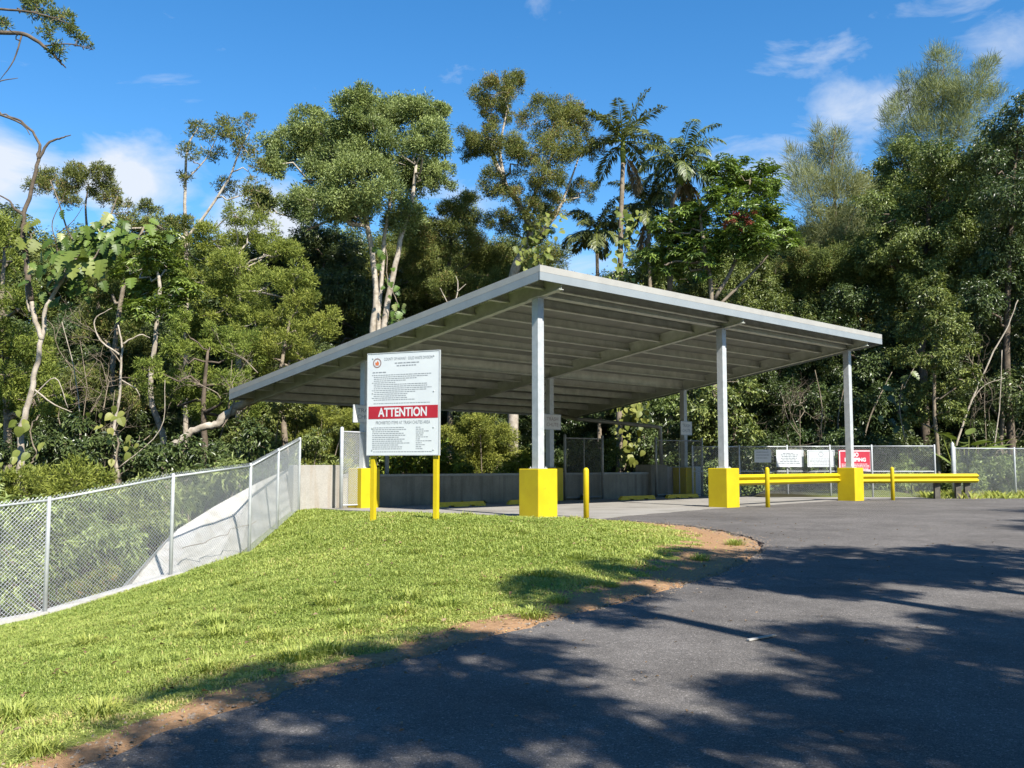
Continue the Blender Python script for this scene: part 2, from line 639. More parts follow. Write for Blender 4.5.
ORANGE = mat("orange_emblem_ink", (0.55, 0.16, 0.05), (0.5, 0.13, 0.05), 3, 0.5)
PIPEG = mat("dull_grey_pipe", (0.25, 0.25, 0.22), (0.19, 0.19, 0.17), 5, 0.5, 0.2)
BARK_P = mat("pale_bark", (0.42, 0.37, 0.30), (0.24, 0.20, 0.15), 5, 0.9, 0, 0.2, 0.6, 25)
BARK_D = mat("dark_bark", (0.14, 0.11, 0.08), (0.07, 0.055, 0.04), 5, 0.95, 0, 0.2, 0.6, 25)
BARK_M = mat("brown_bark", (0.25, 0.205, 0.15), (0.13, 0.105, 0.075), 5, 0.95, 0, 0.2, 0.6, 25)


def concrete(name, a, b_, stain, c_scale=1.2):
    m, nt, b = _principled(name)
    n1 = noise(nt, c_scale, 8, 0.65)
    n2 = noise(nt, 25, 6, 0.7)
    tc = N(nt, "ShaderNodeTexCoord")
    mp = N(nt, "ShaderNodeMapping")
    mp.inputs["Scale"].default_value = (3.0, 3.0, 0.25)
    nt.links.new(tc.outputs["Object"], mp.inputs["Vector"])
    n3 = N(nt, "ShaderNodeTexNoise")
    n3.inputs["Scale"].default_value = 1.4
    n3.inputs["Detail"].default_value = 5
    nt.links.new(mp.outputs[0], n3.inputs["Vector"])
    ca = ramp(nt, n1.outputs["Fac"], [(0.3, a), (0.7, b_)])
    st = ramp(nt, n3.outputs["Fac"], [(0.48, 0.0), (0.72, 0.75)])
    c = mixc(nt, st.outputs["Color"], ca.outputs["Color"], stain)
    cb = ramp(nt, n2.outputs["Fac"], [(0.3, 0.85), (0.7, 1.1)])
    nt.links.new(mixc(nt, 1.0, c, cb.outputs["Color"], "MULTIPLY"), b.inputs["Base Color"])
    b.inputs["Roughness"].default_value = 0.9
    b.inputs["Specular IOR Level"].default_value = 0.25
    bump(nt, b, n2.outputs["Fac"], 0.2, 0.01)
    return m


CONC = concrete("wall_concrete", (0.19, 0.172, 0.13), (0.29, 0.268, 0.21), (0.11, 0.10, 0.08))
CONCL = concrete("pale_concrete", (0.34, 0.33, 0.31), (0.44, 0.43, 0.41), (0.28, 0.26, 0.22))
CONCR = concrete("rust_stained_concrete", (0.27, 0.255, 0.23), (0.36, 0.345, 0.31), (0.25, 0.185, 0.12))

# ------------------------------------------------------------------ shelter


def zt(v):
    return HF - SLOPE * (v + OF)


shel = thing("open_shelter", S(BAY, DEP / 2, 0), "large open metal shelter with a sloping roof on columns set in yellow blocks", "shelter")
VE = DEP + OB
mb = MB()   # deck with standing seams
sl = math.atan(SLOPE)
VS = unit(VA + np.array([0, 0, -SLOPE]))
NR = np.cross(UA, VS)
NR = NR if NR[2] > 0 else -NR


def slopebox(mb, u0, u1, v0, v1, d0, d1):
    """slab parallel to the roof between depth d0 and d1 below the top surface"""
    p = []
    for d in (d1, d0):
        for uu, vv in ((u0, v0), (u1, v0), (u1, v1), (u0, v1)):
            p.append(S(uu, vv, zt(vv) - d))
    mb.hexa(p)


U0, U1 = -OL, 2 * BAY + OR_
slopebox(mb, U0 + 0.03, U1 - 0.03, -OF + 0.03, VE - 0.03, 0.03, 0.055)
for uu in np.arange(U0 + 0.4, U1 - 0.2, 0.42):
    slopebox(mb, uu, uu + 0.03, -OF + 0.05, VE - 0.05, -0.012, 0.035)
mb.build("roof_deck", DECK, shel)


def edge_trim(mb_t, mb_f, ua, va, ub, vb, out):
    """cap trim above a fascia band along one roof edge, both real steel sections"""
    for mbx, d0, d1, th in ((mb_t, -0.012, 0.135, 0.06), (mb_f, 0.139, 0.315, 0.045)):
        p = []
        for d in (d1, d0):
            for uu, vv, s in ((ua, va, 0), (ub, vb, 0), (ub, vb, 1), (ua, va, 1)):
                q = S(uu, vv, zt(vv) - d) - out * th * s
                p.append(q)
        mbx.hexa(p)


for nm in ("front", "left", "right", "rear"):
    t_, f_ = MB(), MB()
    if nm == "front":
        edge_trim(t_, f_, U0, -OF, U1, -OF, -VA)
    elif nm == "left":
        edge_trim(t_, f_, U0, -OF + 0.062, U0, VE - 0.062, -UA)
    elif nm == "right":
        edge_trim(t_, f_, U1, -OF + 0.062, U1, VE - 0.062, UA)
    else:
        edge_trim(t_, f_, U0, VE, U1, VE, VA)
    t_.build("roof_trim", TRIM, shel)
    f_.build("fascia", FASC, shel)

# sloping beams: I-section
for uu in (0, BAY, 2 * BAY):
    mb = MB()
    slopebox(mb, uu - 0.006, uu + 0.006, -OF + 0.07, VE - 0.07, 0.075, 0.405)
    slopebox(mb, uu - 0.075, uu + 0.075, -OF + 0.07, VE - 0.07, 0.405, 0.42)
    slopebox(mb, uu - 0.075, uu + 0.075, -OF + 0.07, VE - 0.07, 0.06, 0.075)
    mb.build("roof_beam", PURL, shel)

# purlins: Z-sections running the length of the roof, cut at the beams
spans = [(U0 + 0.06, -0.008), (0.008, BAY - 0.008), (BAY + 0.008, 2 * BAY - 0.008), (2 * BAY + 0.008, U1 - 0.06)]
vps = np.linspace(-OF + 0.62, VE - 0.25, 12)
for vv in vps:
    mb = MB()
    for a, b_ in spans:
        slopebox(mb, a, b_, vv - 0.005, vv + 0.005, 0.057, 0.275)
        slopebox(mb, a, b_, vv - 0.075, vv + 0.004, 0.275, 0.287)
        slopebox(mb, a, b_, vv - 0.065, vv - 0.058, 0.255, 0.2745)
    mb.build("purlin", PURL, shel)
# girders over the two column rows
for vv in (0.0, DEP):
    mb = MB()
    for a, b_ in spans[1:3]:
        slopebox(mb, a, b_, vv - 0.008, vv + 0.008, 0.059, 0.36)
        slopebox(mb, a, b_, vv - 0.07, vv + 0.07, 0.36, 0.374)
    mb.build("girder", PURL, shel)
# columns and yellow concrete pedestals
for vv in (0.0, DEP):
    for i in range(3):
        uu = i * BAY
        zb = zt(vv) - 0.42
        mb = MB()
        q = 0.097
        p = [S(uu + a, vv + b_, 1.07) for a, b_ in ((-q, -q), (q, -q), (q, q), (-q, q))]
        p += [S(uu + a, vv + b_, zb - SLOPE * b_ - 0.014) for a, b_ in ((-q, -q), (q, -q), (q, q), (-q, q))]
        mb.hexa(p)
        mb.obox(S(uu, vv, 1.077), UA, VA, UP, (0.15, 0.15, 0.009))
        pp = [S(uu + a, vv + b_, zb - SLOPE * b_ - 0.0135) for a, b_ in ((-.16, -.16), (.16, -.16), (.16, .16), (-.16, .16))]
        mb.hexa(pp + [x + np.array([0, 0, 0.013]) for x in pp])
        for a in (-0.12, 0.12):
            for b_ in (-0.12, 0.12):
                mb.tube([S(uu + a, vv + b_, 1.08), S(uu + a, vv + b_, 1.115)], 0.012, 6)
        mb.build("column", GALV, shel, bevel=0.008)
        mb = MB()
        w = 0.305
        lo = -0.25 if not (i == 0) else -0.5
        mb.obox(S(uu, vv, (1.068 + lo) / 2), UA, VA, UP, (w, w, (1.068 - lo) / 2))
        mb.build("pedestal", YEL, shel, bevel=0.018)
# rain pipe from the low gutter to the wall
mb = MB()
d0 = pt(577, 419, 42.0)
g0 = S(2 * BAY - 0.35, VE - 0.25, zt(VE) - 0.30)
pa = pt(577, 419, S(2 * BAY - 1.6, DEP + 0.9)[1])
pb = pt(660, 427, S(2 * BAY - 1.6, DEP + 0.9)[1])
pc = pt(661.5, 465, S(2 * BAY - 1.6, DEP + 0.9)[1])
P = [g0, (g0 * 0.3 + pa * 0.7), pa, pa * 0.97 + pb * 0.03, pa * 0.4 + pb * 0.6, pb * 0.94 + pa * 0.06, pb * 0.985 + pc * 0.015 , pb * 0.9 + pc * 0.1, pc + np.array([0, 0, 0.02])]
mb.tube(P, 0.075, 10)
mb.smooth = True
mb.build("downpipe", PIPEG, shel)

# ------------------------------------------------------------------ walls
def wallbox(mb, u0, u1, v0, v1, z0, z1):
    mb.hexa([S(u0, v0, z0), S(u1, v0, z0), S(u1, v1, z0), S(u0, v1, z0), S(u0, v0, z1), S(u1, v0, z1), S(u1, v1, z1), S(u0, v1, z1)])


WV = DEP + 0.33
cw = thing("concrete_wall", S(BAY, WV, 0), "low grey concrete wall along the back of the shelter with a dark capping", "wall")
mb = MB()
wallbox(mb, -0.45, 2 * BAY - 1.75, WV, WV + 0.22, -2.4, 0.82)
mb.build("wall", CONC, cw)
mb = MB()
wallbox(mb, -0.45, 2 * BAY - 1.75, WV - 0.03, WV + 0.25, 0.822, 0.90)
mb.build("capping", PIPEG, cw, bevel=0.01)
cp = MB()
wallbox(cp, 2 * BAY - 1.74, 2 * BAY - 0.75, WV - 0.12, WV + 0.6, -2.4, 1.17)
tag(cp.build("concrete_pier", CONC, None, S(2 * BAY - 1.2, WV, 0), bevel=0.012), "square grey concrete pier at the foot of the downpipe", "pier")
cp = MB()
wallbox(cp, 2 * BAY - 0.74, 2 * BAY + 1.6, WV + 0.02, WV + 0.24, -2.4, 1.1)
tag(cp.build("concrete_wall", CONCL, None, S(2 * BAY, WV, 0), bevel=0.012), "pale concrete wall behind the far rear yellow block, from the pier to the sign fence", "wall")
cp = MB()
wallbox(cp, -2.0, -0.46, WV - 0.02, WV + 0.24, -2.4, 1.15)
tag(cp.build("concrete_wall", CONCR, None, S(-1.2, WV, 0), bevel=0.012), "short sunlit concrete end wall with rusty stains between fence and gate", "wall")

# sloping wing of the retaining wall beyond the fence
T = [pt(297, 464.6, 27.1), pt(257, 483, 23.2), pt(215, 506, 21.4), pt(178, 529, 20.0), pt(122, 589, 17.35)]
B_ = [np.array([-5.62, 26.0, -0.3]), np.array([-5.75, 20.75, -0.85]), np.array([-5.95, 19.5, -0.98]), np.array([-6.38, 18.05, -1.05]), np.array([-6.85, 17.25, -1.2])]
mb = MB()
offs = np.array([-0.35, 0.3, -0.25])
n_ = len(T)
vs = T + B_ + [t + offs for t in T] + [q + np.array([-0.4, 0.3, -1.2]) for q in B_]
fs = []
for i in range(n_ - 1):
    fs.append((i, i + 1, n_ + i + 1, n_ + i))
    fs.append((2 * n_ + i, 3 * n_ + i, 3 * n_ + i + 1, 2 * n_ + i + 1))
    fs.append((i, 2 * n_ + i, 2 * n_ + i + 1, i + 1))
    fs.append((n_ + i, n_ + i + 1, 3 * n_ + i + 1, 3 * n_ + i))
fs += [(0, n_, 3 * n_, 2 * n_), (n_ - 1, 3 * n_ - 1, 4 * n_ - 1, 2 * n_ - 1)]
mb.add(vs, fs)
wing = mb.build("wing_wall", CONCL, None, B_[1])
tag(wing, "pale concrete wing wall sloping down into the gully behind the wire fence", "wall")
# dry runners trailing over the wing wall
rs = np.random.default_rng(3)
for (x0, y0, Y0), (x1, y1, Y1) in [((180, 548, 18.8), (258, 522, 20.9))]:
    mb = MB()
    a, b_ = pt(x0, y0, Y0), pt(x1, y1, Y1)
    ts = np.linspace(0, 1, 14)[:, None]
    P = a * (1 - ts) + b_ * ts + rs.normal(0, 0.035, (14, 3))
    mb.tube(P + np.array([0.05, -0.12, 0.0]), np.linspace(0.010, 0.004, 14), 5)
    o = mb.build("dry_vine", BARK_M, None, P[0])
    tag(o, {180: "dry brown runner lying across the middle of the sloping concrete wing wall",
            150: "dry brown runner near the foot of the sloping concrete wing wall",
            262: "thin dry runner hanging down the upper end of the concrete wing wall"}[x0], "vine")

# kerb strip below the fence
mb = MB()
FK = [FENCE[3] + (FENCE[2] - FENCE[3]) * 0.1] + list(FENCE[3:])
for a, b_ in zip(FK[:-1], FK[1:]):
    d = unit((b_ - a) * [1, 1, 0])
    s = np.array([d[1], -d[0], 0])
    w = 0.14
    mb.hexa([a - s * w - UP * .4, b_ - s * w - UP * .4, b_ + s * w - UP * .4, a + s * w - UP * .4,
             a - s * w + UP * .07, b_ - s * w + UP * .07, b_ + s * w + UP * .07, a + s * w + UP * .07])
tag(mb.build("concrete_kerb", CONCL, None, FENCE[3]), "narrow concrete strip running under the near end of the wire fence", "kerb")


# ------------------------------------------------------------------ chain link
def chain_panel(mb, a, b_, z0, z1, pitch=0.066, r=0.0025):
    """woven wire between two points of the ground line; heights z0..z1 above it"""
    a, b_ = np.asarray(a, float), np.asarray(b_, float)
    L = np.linalg.norm((b_ - a)[:2])
    Hh = z1 - z0
    segA, segB = [], []
    for s in np.arange(-Hh, L, pitch):
        for sg in (1, -1):
            t0, t1 = max(s, 0.0), min(s + Hh, L)
            if t1 <= t0:
                continue
            h0, h1 = t0 - s, t1 - s
            if sg < 0:
                h0, h1 = Hh - h0, Hh - h1
            segA.append((t0, h0))
            segB.append((t1, h1))
    A_, Bb = np.array(segA), np.array(segB)
    f = lambda q: a[None] + (q[:, :1] / L) * (b_ - a)[None] + (q[:, 1:] + z0) * UP[None]
    mb.wires(f(A_), f(Bb), r)


def fence(name, label, pts, h, tops=0.07, mid=None, pitch=0.066, r=0.0025, postr=0.033):
    root = thing(name, pts[len(pts) // 2], label, "fence")
    mb = MB()
    for a, b_ in zip(pts[:-1], pts[1:]):
        chain_panel(mb, a, b_, 0.03, h + tops, pitch, r)
    mb.build("wire_mesh", GALVW, root)
    for p in pts:
        mb = MB()
        mb.tube([p - UP * .3, p + UP * (h + 0.04), p + UP * (h + 0.06)], [postr, postr, postr * .6], 10)
        mb.smooth = True
        mb.build("post", GALV, root)
    for a, b_ in zip(pts[:-1], pts[1:]):
        mb = MB()
        d = unit(b_ - a)
        mb.tube([a + UP * h + d * postr, b_ + UP * h - d * postr], 0.021, 8)
        mb.smooth = True
        mb.build("top_rail", GALV, root)
        if mid:
            mb = MB()
            mb.tube([a + UP * mid + d * postr, b_ + UP * mid - d * postr], 0.018, 8)
            mb.build("middle_rail", GALV, root)
    return root


FP = [FENCE[i] for i in range(7)]
FP.insert(0, np.array(FENCE[0]))
fence("chain_link_fence", "galvanised chain link fence stepping down the grass bank to the road", [FENCE[i] for i in range(7)], 1.83)
ZR = 0.0
rf = [pt(693, 497, 36.4), pt(740, 497, 36.2), pt(788, 497, 36.0), pt(831, 497, 35.6), pt(873, 496.5, 35.3), pt(936, 496, 35.0)]
rf = [np.array([p[0], p[1], 0.0]) for p in rf]
SIGNFENCE = rf
fence("chain_link_fence", "chain link fence behind the yellow guard rail carrying the row of signs", rf, 1.83, 0.0, 0.93)
rf2 = [np.array([15.72, 34.9, 0.0]), np.array([18.2, 35.6, 0.0]), np.array([20.6, 36.3, 0.0]), np.array([23.4, 37.1, 0.0])]
fence("chain_link_fence", "overgrown chain link fence right of the guard rail end, weeds behind it", rf2, 1.75, 0.0, None)
# thick gate post pair at the corner
mb = MB()
mb.tube([(15.62, 34.82, -.3), (15.62, 34.82, 1.9), (15.62, 34.82, 1.98)], [0.06, 0.06, 0.01], 10)
mb.smooth = True
tag(mb.build("fence_post", GALV, None, (15.62, 34.82, 0)), "stout pale corner post where the sign fence meets the overgrown fence", "post")

# ------------------------------------------------------------------ chute gates


def gate(label, a, b_, h, mesh=True, midbar=False, z0=0.08, postA=True, postB=True):
    root = thing("wire_gate", (a + b_) / 2, label, "gate", "gates along the chute wall")
    d = unit((b_ - a) * [1, 1, 0])
    if mesh:
        mb = MB()
        chain_panel(mb, a + d * .04, b_ - d * .04, z0 + 0.03, h - 0.03, 0.06, 0.0024)
        mb.build("wire_mesh", PIPEG if midbar else GALVW, root)
    mm = PIPEG if midbar else GALV
    for p, on in ((a, postA), (b_, postB)):
        if on:
            mb = MB()
            mb.tube([p - UP * .1, p + UP * (h + 0.1), p + UP * (h + .13)], [0.048, 0.048, 0.02], 10)
            mb.smooth = True
            mb.build("post", mm, root)
    mb = MB()
    mb.tube([a + d * .05 + UP * h, b_ - d * .05 + UP * h], 0.022, 8)
    mb.build("frame_rail", mm, root)
    mb = MB()
    mb.tube([a + d * .05 + UP * z0, b_ - d * .05 + UP * z0], 0.022, 8)
    mb.build("frame_rail", mm, root)
    if midbar:
        mb = MB()
        c = (a + b_) / 2
        mb.tube([c + UP * (z0 + .02), c + UP * (h - .02)], 0.018, 8)
        mb.build("frame_bar", mm, root)
    else:
        mb = MB()
        mb.tube([b_ - d * .05 + UP * (z0 + .03), b_ - d * .05 + UP * (h - .03)], 0.018, 8)
        mb.build("frame_bar", mm, root)
    return root


def onz(x, Y, z=0.0):
    p = pt(x, 468, Y)
    return np.array([p[0], Y, z])


gate("silver chain link gate standing open in front of the near rear yellow block", onz(341.5, 25.9), onz(368.5, 26.6), 2.03, True, False, 0.1, True, False)
gate("dark pipe gate closing the chute opening in the middle bay of the back wall", S(8.2, WV - 0.15, 0), S(10.1, WV - 0.15, 0), 2.05, True, True)
gate("dark pipe gate beside the far rear yellow block and its sign", S(12.9, WV - 0.3, 0), S(14.9, WV - 0.9, 0), 2.05, True, True)
mb = MB()
p = onz(387, 28.1)
mb.tube([p - UP * .1, p + UP * 2.1, p + UP * 2.14], [0.06, 0.06, 0.02], 10)
for zz in (0.35, 0.55):
    mb.tube([p + UP * zz, p + UP * zz + np.array([0.12, -.05, 0])], 0.02, 6)
mb.smooth = True
tag(mb.build("gate_post", PIPEG, None, p), "grey steel gate post at the back wall seen below the attention board", "post")

# ------------------------------------------------------------------ wheel stops
for i, uu in enumerate((2.3, 5.04, 10.1, 12.6)):
    mb = MB()
    L, w, h = 0.91, 0.075, 0.13
    # profile along the length with drainage notches underneath
    xsP = [-L, -L + .09, -.5, -.46, -.3, -.26, .26, .3, .46, .5, L - .09, L]
    bot = [0, 0, 0, .035, .035, 0, 0, .035, .035, 0, 0, 0]
    topz = [.045, h, h, h, h, h, h, h, h, h, h, .045]
    c = S(uu, 5.25, 0.011)
    ring = []
    for x, b0, t0 in zip(xsP, bot, topz):
        for sgn, zz, ww in ((-1, b0, w), (1, b0, w), (1, t0, w * .72), (-1, t0, w * .72)):
            ring.append(c + UA * x + VA * sgn * ww + UP * zz)
    fs = [(0, 1, 2, 3), (47, 46, 45, 44)]
    for k in range(11):
        for j in range(4):
            jj = (j + 1) % 4
            fs.append((4 * k + j, 4 * k + 4 + j, 4 * k + 4 + jj, 4 * k + jj))
    mb.add(ring, fs)
    tag(mb.build("wheel_stop", YEL2, None, c), ["yellow wheel stop nearest the attention board, left end of the row",
        "yellow wheel stop half hidden behind the nearest front yellow block",
        "yellow wheel stop in front of the middle bay pipe gate",
        "yellow wheel stop in front of the far rear yellow block"][i], "wheel stop", "wheel stops along the back wall")

# ------------------------------------------------------------------ bollards
for (x, Y, lb) in ((586, 21.5, "yellow bollard on the concrete edge just right of the nearest yellow block"),
                   (767, 26.9, "yellow bollard in front of the guard rail between the middle and far yellow blocks"),
                   (892, 32.3, "yellow bollard in front of the guard rail beyond the farthest yellow block")):
    p = onz(x, Y)
    mb = MB()
    rr_ = 0.062
    mb.tube([p - UP * .2, p + UP * 1.03, p + UP * 1.06, p + UP * 1.085, p + UP * 1.095], [rr_, rr_, rr_ * .9, rr_ * .55, rr_ * .1], 16)
    mb.smooth = True
    tag(mb.build("bollard", YEL, None, p), lb, "bollard", "yellow bollards along the front of the shelter")

# ------------------------------------------------------------------ guard rail (W-beam)


def wbeam(mb, a, b_, ztop):
    d = unit(b_ - a)
    n = np.array([d[1], -d[0], 0])      # towards the road
    prof = [(0.0, 0.0), (0.012, -0.02), (0.075, -0.055), (0.085, -0.075), (0.075, -0.095), (0.012, -0.135), (0.0, -0.155),
            (0.012, -0.175), (0.075, -0.215), (0.085, -0.235), (0.075, -0.255), (0.012, -0.29), (0.0, -0.31)]
    pr = [(x, z) for x, z in prof] + [(x - 0.012, z) for x, z in prof[::-1]]
    k = len(pr)
    vs = [q + n * x + UP * (ztop + z) for q in (a, b_) for x, z in pr]
    fs = [(i, (i + 1) % k, k + (i + 1) % k, k + i) for i in range(k)]
    m_ = len(prof)
    for base in (0, k):
        for i in range(m_ - 1):
            q = (base + i, base + i + 1, base + k - 2 - i, base + k - 1 - i)
            fs.append(q if base == 0 else q[::-1])
    mb.add(vs, fs)


grl = thing("guard_rail", S(2 * BAY, 0.1, 0), "yellow corrugated guard rail running between the yellow blocks past the far column", "guard rail")
b1 = S(BAY + 0.31, -0.05)
b2 = S(2 * BAY - 0.31, 0.27)
mb = MB(); wbeam(mb, b1, b2, 0.89); mb.build("rail", YEL, grl)
b3 = S(2 * BAY + 0.31, 0.24)
b4 = onz(977, 34.0)
mb = MB(); wbeam(mb, b3, b4, 0.86); mb.build("rail", YEL, grl)
POSTW = mat("dark_weathered_timber", (0.10, 0.09, 0.075), (0.06, 0.055, 0.045), 8, 0.9)
for x, Y in ((936, 33.62), (957, 33.85), (966, 33.95)):
    p = onz(x, Y + 0.12)
    mb = MB()
    mb.obox(p + UP * 0.3, (1, 0, 0), (0, 1, 0), UP, (0.09, 0.07, 0.5))
    mb.build("post", POSTW, grl)

# ------------------------------------------------------------------ big attention board
sl_, sr_ = np.array([-2.575, 17.5, 0]), np.array([-1.255, 16.9, 0])
zb_, zt_ = 1.33, 3.125
c = (sl_ + sr_) / 2
rt = unit(sr_ - sl_)
nm = np.array([rt[1], -rt[0], 0])
W_ = np.linalg.norm(sr_ - sl_)
bd = thing("notice_board", [c[0], c[1], float(H(c[0], c[1])[0])], "tall white notice board on two yellow posts with a red attention band", "sign")
mb = MB()
mb.obox(c + UP * (zb_ + zt_) / 2, rt, nm, UP, (W_ / 2, 0.012, (zt_ - zb_) / 2))
mb.build("panel", WHITE, bd)
mb = MB()
for z in (zb_ - .008, zt_ + .008):
    mb.obox(c + UP * z, rt, nm, UP, (W_ / 2 + 0.016, 0.018, 0.008))
for s in (-1, 1):
    mb.obox(c + rt * s * (W_ / 2 + .008) + UP * (zb_ + zt_) / 2, rt, nm, UP, (0.0075, 0.018, (zt_ - zb_) / 2))
mb.build("panel_frame", GALV, bd)
for s, w in ((-1, 0.63), (1, 0.64)):
    q = c + rt * s * w - nm * 0.06
    mb = MB()
    z0 = float(H(q[0], q[1])[0])
    mb.obox(q + UP * ((z0 - .3 + zt_ - .1) / 2), rt, nm, UP, (0.042, 0.042, (zt_ - .1 - z0 + .3) / 2))
    mb.build("post", YEL, bd, bevel=0.006)
mb = MB()
for s in (-1, 1):
    for z in (zb_ + .08, zb_ + .47, zt_ - .08, zt_ - .7):
        q = c + rt * s * .62 + UP * z
        mb.tube([q + nm * .012, q + nm * .02, q + nm * .022], [.014, .013, .006], 8)
mb.build("bolts", GALV, bd)["kind"] = "stuff"
f0 = c + nm * 0.0135
zc = 2.075   # middle of the red band
mb = MB()
mb.obox(f0 + UP * zc, rt, nm, UP, (W_ / 2 - .02, 0.0015, 0.112))
mb.build("red_band", RED, bd)
f1 = c + nm * 0.0155
mb = MB()
text_into(mb, "ATTENTION", f1 + UP * (zc - .005), rt, UP, 0.215, width=0.99, thick=0.006)
mb.build("lettering", WHITE, bd)
f2 = c + nm * 0.0136


def letter_part(root, m_, *a_, **k_):
    q_ = MB()
    text_into(q_, *a_, **k_)
    return q_.build("lettering", m_, root)


letter_part(bd, INK, "COUNTY OF HAWAI\u02bbI   SOLID WASTE DIVISION", f2 + rt * 0.10 + UP * (zt_ - .105), rt, UP, 0.075, width=0.98)
letter_part(bd, INK, "PROHIBITED ITEMS AT TRASH CHUTES AREA", f2 + UP * (zc - .185), rt, UP, 0.08, width=1.1)
rs = np.random.default_rng(8)
mb = MB()
small_print(mb, f2, rt, UP, -0.17, 0.37, zt_ - .18, 0.02, rs, nm)
small_print(mb, f2, rt, UP, -0.13, 0.28, zt_ - .228, 0.02, rs, nm)
small_print(mb, f2, rt, UP, -0.63, -0.3, zt_ - .335, 0.02, rs, nm)
y = zt_ - .385
for i in range(14):
    small_print(mb, f2, rt, UP, -0.60 if i % 4 else -0.64, rs.choice([0.62, 0.3, -0.1, 0.1, 0.5]), y, 0.014, rs, nm)
    y -= 0.034
small_print(mb, f2, rt, UP, -0.6, 0.6, zc + .16, 0.013, rs, nm)
mb.build("rules_print", GREYINK, bd)["kind"] = "stuff"
mb = MB()
y = zc - .27
for i in range(12):
    small_print(mb, f2, rt, UP, -0.62, rs.uniform(-0.15, 0.2), y, 0.014, rs, nm)
    small_print(mb, f2, rt, UP, 0.27, rs.uniform(0.35, 0.6), y, 0.014, rs, nm)
    y -= 0.034
small_print(mb, f2, rt, UP, -0.6, 0.6, zb_ + .05, 0.014, rs, nm)
mb.build("items_print", GREYINK, bd)["kind"] = "stuff"


def ring_into(mb, c, right, up, r0, r1, n=28):
    an = np.arange(n) * 2 * np.pi / n
    d = np.cos(an)[:, None] * right + np.sin(an)[:, None] * up
    mb.add(np.concatenate([c + d * r0, c + d * r1]), [(i, (i + 1) % n, n + (i + 1) % n, n + i) for i in range(n)])


mb = MB()
ce = f2 - rt * 0.535 + UP * (zt_ - .165)
ring_into(mb, ce, rt, UP, 0.066, 0.088)
mb.build("emblem_ring", BROWNINK, bd)
mb = MB()
mb.add([ce + rt * x + UP * y for x, y in ((-.035, -.04), (.03, -.045), (.04, .0), (.01, .045), (-.012, .012), (-.04, .015))], [(0, 1, 2, 3, 4, 5)])
mb.build("emblem", ORANGE, bd)

# ------------------------------------------------------------------ small boards on the rear columns
for i, (lb, txt) in enumerate((("weathered white board on the near rear column, half hidden by the attention board", ("TRASH", "CHUTE")),
                               ("weathered white board with faded brown letters on the middle rear column", ("TRASH", "CHUTE")),
                               ("weathered white board on the far rear column beside the downpipe", ("TRASH", "CHUTE")))):
    pz = ((352, 374, 406, 422), (544, 561, 415, 429), (680.5, 693.5, 422, 434.5))[i]
    Yc = S(i * BAY, DEP - 0.11)[1]
    cc = pt((pz[0] + pz[1]) / 2, (pz[2] + pz[3]) / 2, Yc)
    q = S(i * BAY, DEP - 0.115, cc[2])
    if i != 1:
        q = q + (0.0 if i else -0.04) * UA
    # boards face square to the columns
    wv = (pz[1] - pz[0]) / FPX * Yc / 0.74
    hv = (pz[3] - pz[2]) / FPX * Yc
    root = thing("column_sign", q, lb, "sign", "boards on the rear columns")
    mb = MB()
    mb.obox(q, UA, -VA, UP, (wv / 2, 0.01, hv / 2))
    mb.build("panel", GREYW, root)
    mb = MB()
    for sx in (-1, 1):
        mb.obox(q + UA * sx * (wv / 2 + .012), UA, -VA, UP, (0.0115, 0.014, hv / 2 + .024))
    for sz in (-1, 1):
        mb.obox(q + UP * sz * (hv / 2 + .012), UA, -VA, UP, (wv / 2, 0.014, 0.0115))
    mb.build("panel_frame", GALV, root)
    for k, t in enumerate(txt):
        letter_part(root, BROWNINK if i == 1 else INK, t, q - VA * 0.0115 + UP * hv * (0.2 - 0.4 * k), UA, UP, hv * 0.36, width=wv * 0.72)

